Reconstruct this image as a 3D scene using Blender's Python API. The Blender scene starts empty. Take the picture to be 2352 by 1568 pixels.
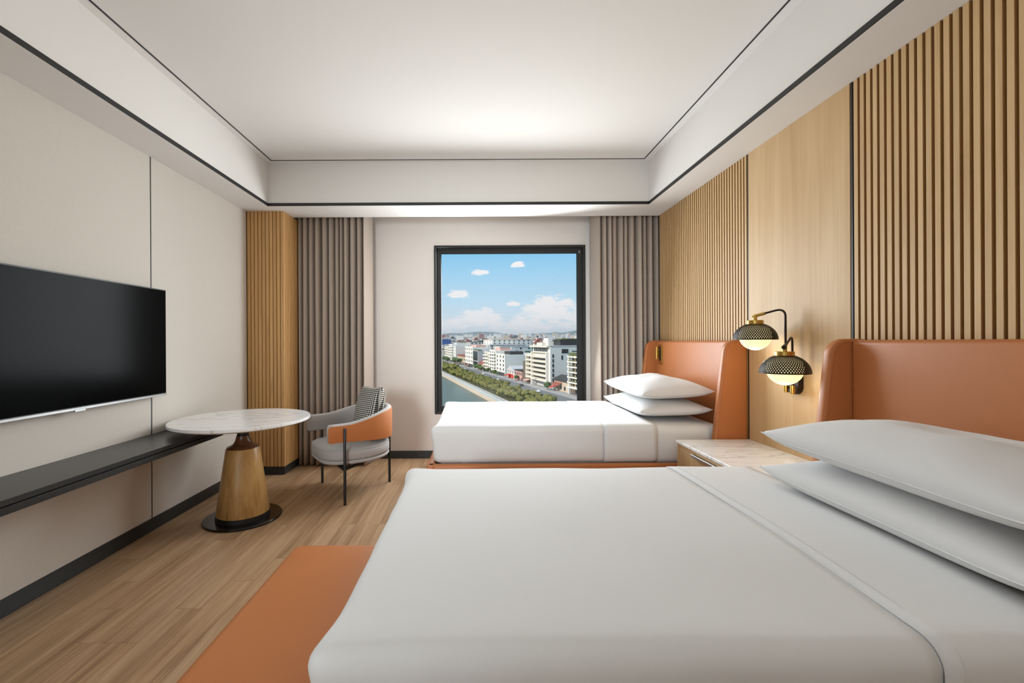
import bpy, bmesh, math, random
from mathutils import Vector, Matrix, noise as mnoise
random.seed(7)
D = bpy.data
C = bpy.context.scene.collection
SC = bpy.context.scene

# ------------------------------------------------------------------ camera
F_PX = 1007.0
cam_d = D.cameras.new('camera'); cam = D.objects.new('camera', cam_d); C.objects.link(cam)
cam_d.sensor_width = 36.0
cam_d.lens = 36.0 * F_PX / 2352.0
cam_d.shift_x = (1176 - 1095) / 2352.0
cam_d.shift_y = (785 - 784) / 2352.0
cam_d.clip_start = 0.05; cam_d.clip_end = 12000
cam.matrix_world = Matrix.Translation((0, 0, 1.2)) @ Matrix.Rotation(math.radians(90), 4, 'X') @ Matrix.Rotation(math.radians(-0.30), 4, 'Z')
SC.camera = cam

# ------------------------------------------------------------------ view
SC.view_settings.view_transform = 'Standard'
SC.view_settings.look = 'None'
SC.view_settings.exposure = 0.0
SC.view_settings.gamma = 1.0
SC.view_settings.use_curve_mapping = False

# ------------------------------------------------------------------ world: blue sky with fair-weather clouds
W = D.worlds.new('World'); SC.world = W; W.use_nodes = True
nt = W.node_tree; nt.nodes.clear()
def N(t, **k):
    n = nt.nodes.new(t)
    for a, b in k.items(): setattr(n, a, b)
    return n
def L(a, b): nt.links.new(a, b)
def M(op, a, b=None, c=None, clamp=False):
    n = N('ShaderNodeMath', operation=op); n.use_clamp = clamp
    for i, v in enumerate((a, b, c)):
        if v is None: continue
        if isinstance(v, (int, float)): n.inputs[i].default_value = v
        else: L(v, n.inputs[i])
    return n.outputs[0]
tc = N('ShaderNodeTexCoord'); sp = N('ShaderNodeSeparateXYZ'); L(tc.outputs['Generated'], sp.inputs[0])
el = M('ARCSINE', sp.outputs[2])                       # elevation, radians
az = M('ARCTAN2', sp.outputs[0], sp.outputs[1])        # azimuth from +Y
ramp = N('ShaderNodeValToRGB'); L(M('MULTIPLY', el, 2.0, clamp=True), ramp.inputs[0])
cr = ramp.color_ramp
cr.elements[0].position = 0.0; cr.elements[0].color = (0.80, 0.84, 0.88, 1)
cr.elements[1].position = 1.0; cr.elements[1].color = (0.30, 0.50, 0.74, 1)
for p, c in ((0.07, (0.74, 0.82, 0.89, 1)), (0.18, (0.52, 0.76, 0.92, 1)), (0.40, (0.24, 0.59, 0.88, 1))):
    e = cr.elements.new(p); e.color = c
# noise in direction space, flattened so that clouds spread sideways
cmb = N('ShaderNodeCombineXYZ'); L(M('MULTIPLY', az, 22.0), cmb.inputs[0]); L(M('MULTIPLY', el, 46.0), cmb.inputs[1])
nz = N('ShaderNodeTexNoise'); nz.inputs['Scale'].default_value = 1.6; nz.inputs['Detail'].default_value = 7; nz.inputs['Roughness'].default_value = 0.6
L(cmb.outputs[0], nz.inputs['Vector'])
nzv = nz.outputs['Fac']
tot = None
# the clouds standing in the sky: azimuth, elevation, half width, half height (radians), strength
for (a0, e0, wa, we, st) in ((0.165, 0.070, 0.075, 0.042, 1.0), (0.005, 0.055, 0.065, 0.026, 1.0), (0.10, 0.038, 0.11, 0.024, .85), (-0.055, 0.040, 0.06, 0.02, 0.7), (-0.040, 0.108, 0.036, 0.013, 1.0),
                         (0.006, 0.157, 0.026, 0.009, 0.95), (0.094, 0.173, 0.020, 0.009, 0.85), (0.084, 0.086, 0.020, 0.008, 0.85), (0.24, 0.05, 0.07, 0.035, 0.9),
                         (-0.33, 0.06, 0.10, 0.030, 0.9), (0.46, 0.055, 0.11, 0.032, 0.9), (-0.62, 0.08, 0.09, 0.03, 0.9), (0.75, 0.10, 0.08, 0.02, 0.8)):
    da = M('DIVIDE', M('SUBTRACT', az, a0), wa); de = M('DIVIDE', M('SUBTRACT', el, e0), we)
    r2 = M('ADD', M('MULTIPLY', da, da), M('MULTIPLY', de, de))
    b = M('MULTIPLY', M('SUBTRACT', 1.0, r2, clamp=True), st)
    tot = b if tot is None else M('MAXIMUM', tot, b)
dens = M('MULTIPLY', M('ADD', tot, M('MULTIPLY', M('SUBTRACT', nzv, 0.48), 2.6)), M('GREATER_THAN', tot, 0.0))
fac = N('ShaderNodeMapRange'); fac.interpolation_type = 'SMOOTHSTEP'
fac.inputs['From Min'].default_value = 0.22; fac.inputs['From Max'].default_value = 0.80
L(dens, fac.inputs['Value'])
mix = N('ShaderNodeMix', data_type='RGBA'); L(fac.outputs[0], mix.inputs[0]); L(ramp.outputs[0], mix.inputs[6]); mix.inputs[7].default_value = (0.93, 0.92, 0.93, 1)
bg = N('ShaderNodeBackground'); bg.inputs[1].default_value = 1.0; L(mix.outputs[2], bg.inputs[0])
wo = N('ShaderNodeOutputWorld'); L(bg.outputs[0], wo.inputs[0])

# ------------------------------------------------------------------ lights
def light(kind, name, loc, direction, energy, color=(1, 1, 1), **k):
    d = D.lights.new(name, kind); o = D.objects.new(name, d); C.objects.link(o)
    o.location = loc; o.rotation_euler = Vector(direction).to_track_quat('-Z', 'Y').to_euler()
    d.energy = energy; d.color = color
    for a, b in k.items(): setattr(d, a, b)
    return o
# low sun over the river, from behind the plane of the window wall, so it never shines into the room
light('SUN', 'sun', (0, 0, 60), (0.75, 0.33, -0.55), 3.7, (1.0, 0.94, 0.85), angle=math.radians(1.0))
# daylight entering through the window
light('AREA', 'window_daylight', (0.345, 4.50, 1.50), (-0.30, -1, -0.20), 80, (0.92, 0.975, 1.0), shape='RECTANGLE', size=1.45, size_y=1.30, spread=math.radians(172))
# fill lamps added behind the camera: one onto the ceiling, two facing the room
light('AREA', 'ceiling_fill', (0.35, -0.7, 1.95), (0.1, 0, 1), 20, (0.88, 0.96, 1.0), shape='RECTANGLE', size=2.2, size_y=1.4)
light('AREA', 'front_fill', (-1.62, -1.7, 1.70), (0.29, 1, -0.07), 11, (0.88, 0.96, 1.0), shape='RECTANGLE', size=0.75, size_y=1.1, spread=math.radians(44))
light('AREA', 'side_fill', (-1.95, -1.1, 1.55), (1, 0.80, 0.0), 4.5, (0.88, 0.96, 1.0), shape='RECTANGLE', size=0.9, size_y=1.2, spread=math.radians(130))

# ------------------------------------------------------------------ material helpers
def srgb(r, g, b):
    f = lambda c: (c / 255 / 12.92) if c / 255 <= 0.04045 else ((c / 255 + 0.055) / 1.055) ** 2.4
    return (f(r), f(g), f(b), 1)
MATS = {}
class MB:
    def __init__(s, name, rough=0.6, metal=0.0, spec=0.5):
        s.m = D.materials.new(name); s.m.use_nodes = True; s.t = s.m.node_tree
        s.p = s.t.nodes['Principled BSDF']; s.out = s.t.nodes['Material Output']
        s.p.inputs['Roughness'].default_value = rough; s.p.inputs['Metallic'].default_value = metal
        s.p.inputs['Specular IOR Level'].default_value = spec
        MATS[name] = s.m
    def n(s, t, **k):
        x = s.t.nodes.new(t)
        for a, b in k.items(): setattr(x, a, b)
        return x
    def l(s, a, b): s.t.links.new(a, b)
    def math(s, op, a, b=None, clamp=False):
        n = s.n('ShaderNodeMath', operation=op); n.use_clamp = clamp
        for i, v in enumerate((a, b)):
            if v is None: continue
            if isinstance(v, (int, float)): n.inputs[i].default_value = v
            else: s.l(v, n.inputs[i])
        return n.outputs[0]
    def coords(s, scale=(1, 1, 1), rnd=0.0, rot=(0, 0, 0)):
        tc = s.n('ShaderNodeTexCoord'); mp = s.n('ShaderNodeMapping'); mp.inputs['Scale'].default_value = scale; mp.inputs['Rotation'].default_value = rot
        if rnd:
            oi = s.n('ShaderNodeObjectInfo'); v = s.n('ShaderNodeVectorMath', operation='SCALE'); v.inputs[0].default_value = (rnd, rnd * 1.7, rnd * 2.3)
            s.l(oi.outputs['Random'], v.inputs['Scale']); a = s.n('ShaderNodeVectorMath', operation='ADD')
            s.l(tc.outputs['Object'], a.inputs[0]); s.l(v.outputs[0], a.inputs[1]); s.l(a.outputs[0], mp.inputs['Vector'])
        else: s.l(tc.outputs['Object'], mp.inputs['Vector'])
        return mp.outputs[0]
    def noise(s, vec, scale=5, detail=3, rough=0.5, dist=0.0):
        n = s.n('ShaderNodeTexNoise'); n.inputs['Scale'].default_value = scale; n.inputs['Detail'].default_value = detail
        n.inputs['Roughness'].default_value = rough; n.inputs['Distortion'].default_value = dist; s.l(vec, n.inputs['Vector']); return n.outputs['Fac']
    def ramp(s, fac, stops):
        r = s.n('ShaderNodeValToRGB'); s.l(fac, r.inputs[0]); e = r.color_ramp.elements
        e[0].position, e[0].color = stops[0]; e[1].position, e[1].color = stops[-1]
        for p, c in stops[1:-1]:
            x = e.new(p); x.color = c
        return r.outputs[0]
    def bump(s, h, strength=0.1, dist=0.01):
        b = s.n('ShaderNodeBump'); b.inputs['Strength'].default_value = strength; b.inputs['Distance'].default_value = dist
        s.l(h, b.inputs['Height']); s.l(b.outputs[0], s.p.inputs['Normal'])
    def base(s, sock):
        if isinstance(sock, tuple): s.p.inputs['Base Color'].default_value = sock
        else: s.l(sock, s.p.inputs['Base Color'])
        return s
def mixc(mb, fac, a, b, mode='MIX'):
    x = mb.n('ShaderNodeMix', data_type='RGBA', blend_type=mode)
    for s_, v in ((0, fac), (6, a), (7, b)):
        if isinstance(v, (int, float, tuple)): x.inputs[s_].default_value = v
        else: mb.l(v, x.inputs[s_])
    return x.outputs[2]

def plain(name, col, rough=0.6, metal=0.0, spec=0.5, var=0.0, bump=0.0, bscale=400):
    b = MB(name, rough, metal, spec)
    if var:
        f = b.noise(b.coords(), 3.0, 4)
        lo = tuple(c * (1 - var) for c in col[:3]) + (1,); hi = tuple(min(1, c * (1 + var)) for c in col[:3]) + (1,)
        b.base(b.ramp(f, [(0.3, lo), (0.7, hi)]))
    else: b.base(col)
    if bump: b.bump(b.noise(b.coords(), bscale, 2), bump, 0.002)
    return b.m
def wood(name, dark, mid, light_, axis=2, rough=0.5, rnd=11.0, var=0.18, grain=1.0, knots=0.25):
    b = MB(name, rough, 0, 0.35)
    sc = [22.0 * grain] * 3; sc[axis] = 1.1 * grain
    v = b.coords(tuple(sc), rnd)
    f1 = b.noise(v, 1.0, 6, 0.62, 0.6)
    sc2 = [110.0 * grain] * 3; sc2[axis] = 2.2 * grain
    f2 = b.noise(b.coords(tuple(sc2), rnd), 1.0, 3, 0.6)
    sc3 = [7.0 * grain] * 3; sc3[axis] = 1.6 * grain
    f3 = b.noise(b.coords(tuple(sc3), rnd), 1.0, 2, 0.5, 1.2)
    f = b.math('ADD', b.math('MULTIPLY', f1, 0.55), b.math('ADD', b.math('MULTIPLY', f2, 0.28), b.math('MULTIPLY', f3, 0.17)))
    col = b.ramp(f, [(0.30, dark), (0.48, mid), (0.68, light_)])
    k = b.noise(b.coords(tuple([9.0 * grain if i != axis else 3.0 * grain for i in range(3)]), rnd * 1.3), 1.0, 2, 0.5, 0.4)
    kf = b.math('MULTIPLY', b.math('SUBTRACT', k, 0.69, clamp=True), 6.0 * knots, clamp=True)
    col = mixc(b, kf, col, tuple(c * 0.45 for c in dark[:3]) + (1,))
    if var:
        oi = b.n('ShaderNodeObjectInfo'); hs = b.n('ShaderNodeHueSaturation'); hs.inputs['Saturation'].default_value = 1.0
        b.l(col, hs.inputs['Color']); b.l(b.math('ADD', b.math('MULTIPLY', oi.outputs['Random'], var), 1 - var / 2), hs.inputs['Value']); col = hs.outputs[0]
    b.base(col); b.bump(f2, 0.08, 0.002)
    return b.m
def marble(name, rot):
    b = MB(name, 0.16, 0, 0.5)
    v = b.coords((1.0, 5.0, 1.0), 0, rot)
    w = b.noise(v, 1.5, 8, 0.55, 0.9)
    line = b.math('ABSOLUTE', b.math('SUBTRACT', w, 0.5))
    vein = b.ramp(line, [(0.0, srgb(206, 202, 200)), (0.010, srgb(236, 235, 234)), (0.03, srgb(247, 247, 247))])
    soft = b.noise(b.coords((1.2, 4, 1), 0, rot), 1.5, 3)
    b.base(mixc(b, b.math('MULTIPLY', soft, 0.12), vein, srgb(222, 218, 216)))
    return b.m
def fabric(name, col, rough=0.9, scale=900, strength=0.25, var=0.06, streak=None):
    b = MB(name, rough, 0, 0.2)
    v = b.coords(streak or (1, 1, 1)); f = b.noise(v, scale if not streak else 1.0, 2)
    lo = tuple(c * (1 - var) for c in col[:3]) + (1,); hi = tuple(min(1, c * (1 + var)) for c in col[:3]) + (1,)
    b.base(b.ramp(f, [(0.3, lo), (0.7, hi)])); b.bump(f, strength, 0.001)
    b.p.inputs['Sheen Weight'].default_value = 0.1
    return b.m
def leather(name, col):
    b = MB(name, 0.42, 0, 0.4)
    f = b.noise(b.coords(), 2.2, 4)
    b.base(b.ramp(f, [(0.25, tuple(c * 0.92 for c in col[:3]) + (1,)), (0.75, tuple(min(1, c * 1.06) for c in col[:3]) + (1,))]))
    vo = b.n('ShaderNodeTexVoronoi'); vo.inputs['Scale'].default_value = 420; b.l(b.coords(), vo.inputs['Vector'])
    b.bump(vo.outputs['Distance'], 0.10, 0.001)
    return b.m

M_ceil = plain('ceiling_paint', srgb(232, 229, 225), 0.9, spec=0.2, bump=0.03)
M_wall = fabric('wall_paper', srgb(229, 222, 216), scale=500, strength=0.08, var=0.015)
M_wfab = fabric('wall_fabric', srgb(207, 200, 191), scale=1.0, strength=0.18, var=0.035, streak=(300, 60, 520))
M_black = plain('black_trim', srgb(26, 26, 25), 0.5)
M_base = wood('baseboard_paint', srgb(38, 40, 40), srgb(47, 49, 49), srgb(56, 58, 58), axis=1, rough=0.28, rnd=0, var=0, knots=0)
M_dark = plain('black_metal', srgb(24, 24, 24), 0.42, 0.0)
M_gap = plain('joint_dark', srgb(40, 30, 22), 0.9)
M_oak = wood('oak_light', srgb(186, 150, 104), srgb(204, 170, 124), srgb(217, 185, 141), axis=2, rough=0.5, var=0.10)
M_oakp = wood('oak_panel', srgb(188, 152, 108), srgb(203, 170, 126), srgb(216, 186, 144), axis=2, rough=0.5, var=0.0, rnd=0, grain=0.55, knots=0.5)
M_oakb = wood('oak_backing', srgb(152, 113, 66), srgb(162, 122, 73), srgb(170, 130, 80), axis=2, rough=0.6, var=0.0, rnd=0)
M_oakc = wood('oak_column', srgb(190, 142, 88), srgb(206, 160, 104), srgb(216, 174, 120), axis=2, rough=0.5, var=0.10)
M_plank = wood('floor_plank', srgb(118, 88, 62), srgb(172, 138, 104), srgb(204, 172, 138), axis=1, rough=0.42, rnd=17, var=0.22, grain=0.75, knots=0.35)
M_curt = fabric('curtain_cloth', srgb(178, 164, 152), scale=900, var=0.03, strength=0.15)
M_leath = leather('tan_leather', srgb(188, 116, 66))
M_linen = fabric('white_linen', srgb(224, 224, 224), scale=700, strength=0.08, var=0.01, rough=0.85)
M_sheet = fabric('white_sheet', srgb(227, 227, 227), scale=700, strength=0.08, var=0.01, rough=0.85)
M_seam = plain('linen_seam', srgb(214, 214, 214), 0.9)
M_marb = marble('white_marble', (0, 0, 0.5))
M_marb2 = marble('white_marble_nightstand', (0, 0, 0.45))
M_brass = plain('brass', srgb(196, 160, 84), 0.32, 1.0)
M_chrome = plain('brushed_steel', srgb(200, 200, 200), 0.25, 1.0)
M_bronze = plain('bronze_metal', srgb(42, 34, 30), 0.42, 0.5)
M_greyfab = fabric('grey_upholstery', srgb(176, 171, 168), scale=900, strength=0.35, var=0.07)
M_screen = plain('tv_glass', (0.0012, 0.0012, 0.0012, 1), 0.17, spec=0.022)
M_silver = plain('tv_silver', srgb(158, 158, 156), 0.35, 0.9)
M_white = plain('white_plastic', srgb(236, 236, 234), 0.4)
M_frame = plain('window_frame_paint', srgb(52, 52, 51), 0.7, spec=.3)
M_walnut = wood('walnut_neck', srgb(72, 44, 28), srgb(98, 62, 40), srgb(118, 78, 52), axis=2, rough=0.28, rnd=0, var=0)
b = MB('maple_cone', 0.36, 0, 0.4)     # turned solid wood with figure
f1 = b.noise(b.coords((7, 7, 1.6)), 1.6, 6, 0.6, 1.6); f2 = b.noise(b.coords((70, 70, 4)), 1.0, 3)
ff = b.math('ADD', b.math('MULTIPLY', f1, 0.72), b.math('MULTIPLY', f2, 0.28))
b.base(b.ramp(ff, [(0.28, srgb(122, 86, 48)), (0.44, srgb(178, 136, 80)), (0.62, srgb(198, 158, 100)), (0.80, srgb(168, 126, 74))])); M_cone = b.m
b = MB('check_cloth', 0.95, 0, 0.1)
ck = b.n('ShaderNodeTexChecker'); ck.inputs['Scale'].default_value = 78; b.l(b.coords(), ck.inputs['Vector'])
tcx = b.n('ShaderNodeTexCoord'); sx = b.n('ShaderNodeSeparateXYZ'); b.l(tcx.outputs['Object'], sx.inputs[0])
def sq(o): return b.math('GREATER_THAN', b.math('FRACT', b.math('MULTIPLY', o, 62.0)), 0.5)
sm_ = b.math('MULTIPLY', b.math('ADD', sq(sx.outputs[1]), sq(sx.outputs[2])), 0.5)
b.base(b.ramp(sm_, [(0.0, srgb(226, 222, 214)), (0.5, srgb(120, 117, 112)), (1.0, srgb(32, 32, 34))])); M_check = b.m
b = MB('lamp_globe', 0.35); b.base(srgb(250, 240, 205))
b.p.inputs['Emission Color'].default_value = (1.0, 0.83, 0.42, 1); b.p.inputs['Emission Strength'].default_value = 0.95; M_globe = b.m
b = MB('window_glass', 0.0)
b.t.nodes.remove(b.p); gl = b.n('ShaderNodeBsdfGlossy'); gl.inputs['Roughness'].default_value = 0.0; tr = b.n('ShaderNodeBsdfTransparent'); fr = b.n('ShaderNodeFresnel'); fr.inputs['IOR'].default_value = 1.25
mx = b.n('ShaderNodeMixShader'); b.l(fr.outputs[0], mx.inputs[0]); b.l(tr.outputs[0], mx.inputs[1]); b.l(gl.outputs[0], mx.inputs[2]); b.l(mx.outputs[0], b.out.inputs['Surface']); M_glass = b.m

# ------------------------------------------------------------------ geometry helpers
class G:
    def __init__(s): s.v = []; s.f = []
    def add(s, v, f):
        o = len(s.v); s.v += [tuple(p) for p in v]; s.f += [tuple(i + o for i in q) for q in f]; return s
    def box(s, x0, x1, y0, y1, z0, z1):
        return s.add([(x0, y0, z0), (x1, y0, z0), (x1, y1, z0), (x0, y1, z0), (x0, y0, z1), (x1, y0, z1), (x1, y1, z1), (x0, y1, z1)],
                     [(0, 3, 2, 1), (4, 5, 6, 7), (0, 1, 5, 4), (1, 2, 6, 5), (2, 3, 7, 6), (3, 0, 4, 7)])
    def bbox(s, x0, x1, y0, y1, z0, z1, bev=0.003, seg=2):
        bm = bmesh.new(); g = G().box(x0, x1, y0, y1, z0, z1)
        vs = [bm.verts.new(p) for p in g.v]
        for q in g.f: bm.faces.new([vs[i] for i in q])
        bmesh.ops.bevel(bm, geom=bm.edges[:], offset=bev, segments=seg, profile=0.5, affect='EDGES')
        return s.bm(bm)
    def bm(s, bm):
        bm.verts.index_update(); s.add([v.co[:] for v in bm.verts], [[v.index for v in f.verts] for f in bm.faces]); bm.free(); return s
    def prism(s, pts, fn, bev=0.0, seg=2):
        # pts: 2-D outline (ccw); fn(p, k) -> 3-D point on side k (0/1)
        bm = bmesh.new(); a = [bm.verts.new(fn(p, 0)) for p in pts]; c = [bm.verts.new(fn(p, 1)) for p in pts]
        n = len(pts); bm.faces.new(a[::-1]); bm.faces.new(c)
        for i in range(n): bm.faces.new((a[i], a[(i + 1) % n], c[(i + 1) % n], c[i]))
        bmesh.ops.recalc_face_normals(bm, faces=bm.faces[:])
        if bev:
            es = [e for e in bm.edges if len(e.link_faces) == 2 and any(len(f.verts) > 4 or n == 4 for f in e.link_faces)]
            bmesh.ops.bevel(bm, geom=es, offset=bev, segments=seg, profile=0.5, affect='EDGES')
        return s.bm(bm)
    def lathe(s, prof, c=(0, 0, 0), n=48, cap=True):
        o = []; F = []
        for r, z in prof:
            for i in range(n):
                a = 2 * math.pi * i / n; o.append((c[0] + r * math.cos(a), c[1] + r * math.sin(a), c[2] + z))
        for k in range(len(prof) - 1):
            for i in range(n):
                j = (i + 1) % n; F.append((k * n + i, k * n + j, (k + 1) * n + j, (k + 1) * n + i))
        if cap:
            F.append(tuple(range(n))[::-1]); F.append(tuple((len(prof) - 1) * n + i for i in range(n)))
        return s.add(o, F)
    def tube(s, pts, r, n=12, cap=True):
        pts = [Vector(p) for p in pts]; rings = []
        t0 = (pts[1] - pts[0]).normalized(); up = Vector((0, 0, 1)) if abs(t0.z) < 0.9 else Vector((1, 0, 0))
        nx = t0.cross(up).normalized()
        for i, p in enumerate(pts):
            t = ((pts[min(i + 1, len(pts) - 1)] - pts[max(i - 1, 0)])).normalized()
            nx = (nx - t * nx.dot(t)).normalized(); ny = t.cross(nx); rr = r[i] if isinstance(r, (list, tuple)) else r
            rings.append([p + (nx * math.cos(a) + ny * math.sin(a)) * rr for a in (2 * math.pi * k / n for k in range(n))])
        o = [q for g in rings for q in g]; F = []
        for k in range(len(rings) - 1):
            for i in range(n):
                j = (i + 1) % n; F.append((k * n + i, k * n + j, (k + 1) * n + j, (k + 1) * n + i))
        if cap: F.append(tuple(range(n))[::-1]); F.append(tuple((len(rings) - 1) * n + i for i in range(n)))
        return s.add(o, F)
    def rbox(s, x0, x1, y0, y1, z0, z1, r, step=0.05, keep=None, deform=None):
        # soft box: the surface of a box rounded with radius r; keep(p) filters faces by centre
        lo = (x0, y0, z0); hi = (x1, y1, z1); ax = []
        for a, b_ in zip(lo, hi):
            q = [0, .25, .5, .75, 1.0]; e = [a + r * t for t in q]; h = [b_ - r * t for t in q[::-1]]
            n = max(1, int((h[0] - e[-1]) / step)); ax.append(e + [e[-1] + (h[0] - e[-1]) * k / n for k in range(1, n)] + h)
        idx = {}; V = []; F = []
        def vid(i, j, k):
            if (i, j, k) not in idx:
                p = Vector((ax[0][i], ax[1][j], ax[2][k])); q = Vector([min(max(p[d], lo[d] + r), hi[d] - r) for d in range(3)])
                d = p - q; pp = q + d.normalized() * r if d.length > 1e-9 else p
                if deform: pp = deform(pp)
                idx[(i, j, k)] = len(V); V.append(tuple(pp))
            return idx[(i, j, k)]
        nx, ny, nz = (len(a) - 1 for a in ax)
        def quad(*q): F.append(tuple(vid(*t) for t in q))
        for i in range(nx):
            for j in range(ny):
                quad((i, j, 0), (i, j + 1, 0), (i + 1, j + 1, 0), (i + 1, j, 0)); quad((i, j, nz), (i + 1, j, nz), (i + 1, j + 1, nz), (i, j + 1, nz))
            for k in range(nz):
                quad((i, 0, k), (i + 1, 0, k), (i + 1, 0, k + 1), (i, 0, k + 1)); quad((i, ny, k), (i, ny, k + 1), (i + 1, ny, k + 1), (i + 1, ny, k))
        for j in range(ny):
            for k in range(nz):
                quad((0, j, k), (0, j, k + 1), (0, j + 1, k + 1), (0, j + 1, k)); quad((nx, j, k), (nx, j + 1, k), (nx, j + 1, k + 1), (nx, j, k + 1))
        if keep: F = [q for q in F if keep(sum((Vector(V[i]) for i in q), Vector()) / len(q))]
        return s.add(V, F)
WL = {}
def empty(name, loc, label=None, cat=None, group=None, rotz=0.0):
    o = D.objects.new(name, None); C.objects.link(o); o.location = loc; o.rotation_euler = (0, 0, rotz); o.empty_display_size = 0.1
    WL[o.name] = Vector(loc); tag(o, label, cat, group); return o
def tag(o, label=None, cat=None, group=None, kind=None):
    if label: o['label'] = label
    if cat: o['category'] = cat
    if group: o['group'] = group
    if kind: o['kind'] = kind
    return o
def mk(name, g, mat, parent=None, smooth=0, origin=None, local=False):
    """link geometry g (world coordinates, or local to the parent when local=True) as one mesh object"""
    me = D.meshes.new(name); base = WL[parent.name] if (parent and not local) else Vector((0, 0, 0))
    if origin is None:
        if local: origin = Vector((0, 0, 0))
        else:
            xs, ys, zs = zip(*g.v); origin = Vector(((min(xs) + max(xs)) / 2, (min(ys) + max(ys)) / 2, min(zs)))
    origin = Vector(origin)
    me.from_pydata([(p[0] - origin.x, p[1] - origin.y, p[2] - origin.z) for p in g.v], [], g.f); me.update()
    used = set(i for q in g.f for i in q)
    if len(used) < len(g.v):
        bm = bmesh.new(); bm.from_mesh(me); bmesh.ops.delete(bm, geom=[v for v in bm.verts if not v.link_faces], context='VERTS'); bm.to_mesh(me); bm.free()
    if mat: me.materials.append(mat)
    if smooth:
        me.polygons.foreach_set('use_smooth', [True] * len(me.polygons)); me.set_sharp_from_angle(angle=math.radians(smooth))
    o = D.objects.new(name, me); C.objects.link(o); o.parent = parent; o.location = origin - base
    WL[o.name] = origin; return o
def copy(o, loc, parent=None, name=None):
    """another instance of mesh object o at world location loc"""
    c = o.copy(); C.objects.link(c); c.parent = parent; base = WL[parent.name] if parent else Vector((0, 0, 0))
    c.location = Vector(loc) - base; WL[c.name] = Vector(loc); return c
def struct(o): o['kind'] = 'structure'; return o
def solid(o, t, off=1.0):
    m = o.modifiers.new('thickness', 'SOLIDIFY'); m.thickness = t; m.offset = off; return o
def arc(c, r, a0, a1, n): return [(c[0] + r * math.cos(math.radians(a0 + (a1 - a0) * k / n)), c[1] + r * math.sin(math.radians(a0 + (a1 - a0) * k / n))) for k in range(n + 1)]
def bez(p0, p1, p2, n=8): return [Vector(p0) * (1 - t) ** 2 + Vector(p1) * 2 * t * (1 - t) + Vector(p2) * t * t for t in (k / n for k in range(n + 1))]

# ================================================================== THE ROOM
XL, XR, YB, YF = -2.09, 1.75, 4.54, -1.9       # left wall, right panel face, window wall, wall behind the camera
ZS, ZC = 2.40, 2.78                            # soffit, ceiling of the tray
TX0, TX1, TY1, TY0 = -1.83, 1.52, 3.85, -1.6   # tray opening
YS = 4.20                                      # soffit ends here, curtain pocket beyond

# ---- floor of planks
fl = struct(mk('floor', G().box(XL - .1, 2.0, YF - .1, YB + .06, -0.10, -0.012), M_gap))
PW, PLn = 0.120, 0.915
proto = {}
x = XL; col = 0
rr = random.Random(3)
while x < 1.95:
    w = min(PW, 1.95 - x); y = YF - rr.choice([0.0, .23, .46, .69]); 
    while y < YB:
        y0 = max(y, YF); y1 = min(y + PLn, YB)
        if y1 - y0 > 0.02:
            key = (round(w, 3), round(y1 - y0, 3))
            if key not in proto:
                o = mk('plank', G().box(-w / 2 + .0006, w / 2 - .0006, -(y1 - y0) / 2 + .0006, (y1 - y0) / 2 - .0006, -0.012, 0.0), M_plank, fl, local=True)
                o.location = Vector((x + w / 2, (y0 + y1) / 2, 0)) - WL[fl.name]; proto[key] = o
            else: copy(proto[key], (x + w / 2, (y0 + y1) / 2, 0), fl)
        y += PLn
    x += PW; col += 1

# ---- ceiling: slab with tray, soffits and black shadow lines
ce = struct(mk('ceiling', G().box(XL - .2, 2.1, YF - .2, YB + .05, ZC, ZC + .2), M_ceil))
mk('soffit', G().box(XL - .01, TX0, YF, YS, ZS, ZC), M_ceil, ce)
mk('soffit', G().box(TX1, 2.0, YF, YS, ZS, ZC), M_ceil, ce)
mk('soffit', G().box(TX0, TX1, TY1, YS, ZS, ZC), M_ceil, ce)
mk('soffit', G().box(TX0, TX1, YF, TY0, ZS, ZC), M_ceil, ce)
h = .026
for (a, b_, c, d) in ((TX0, TX0 + .006, TY0, TY1), (TX1 - .006, TX1, TY0, TY1), (TX0 + .006, TX1 - .006, TY1 - .006, TY1), (TX0 + .006, TX1 - .006, TY0, TY0 + .006)):
    mk('shadow_line', G().box(a, b_, c, d, ZS + .001, ZS + h), M_black, ce)
q0, q1, q2, q3, w = TX0 + .055, TX1 - .055, TY0 + .055, TY1 - .05, .009
for (a, b_, c, d) in ((q0, q0 + w, q2, q3), (q1 - w, q1, q2, q3), (q0, q1, q3 - w, q3), (q0, q1, q2, q2 + w)):
    mk('shadow_line', G().box(a, b_, c, d, ZC - .003, ZC + .003), M_black, ce)

# ---- left wall: upholstered panels with dark joints
wl = struct(mk('wall_left', G().box(XL - .2, XL - .012, YF - .2, YB + .2, -.1, ZC + .1), M_black))
for (y0, y1) in ((YF, -0.1812), (-0.1728, 1.3158), (1.3242, 2.8118), (2.8202, 3.985)):
    mk('wall_panel', G().bbox(XL - .012, XL, y0, y1, .08, ZS, .002, 1), M_wfab, wl)
# ---- baseboards
for y in (-.177, 1.320, 2.816): mk('joint_strip', G().box(XL - .012, XL - .0012, y - .0042, y + .0042, .08, ZS), M_black, wl)
bl = struct(mk('baseboard_left', G().bbox(XL - .012, XL + .008, YF, 3.985, 0, .082, .002, 1), M_base))
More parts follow.
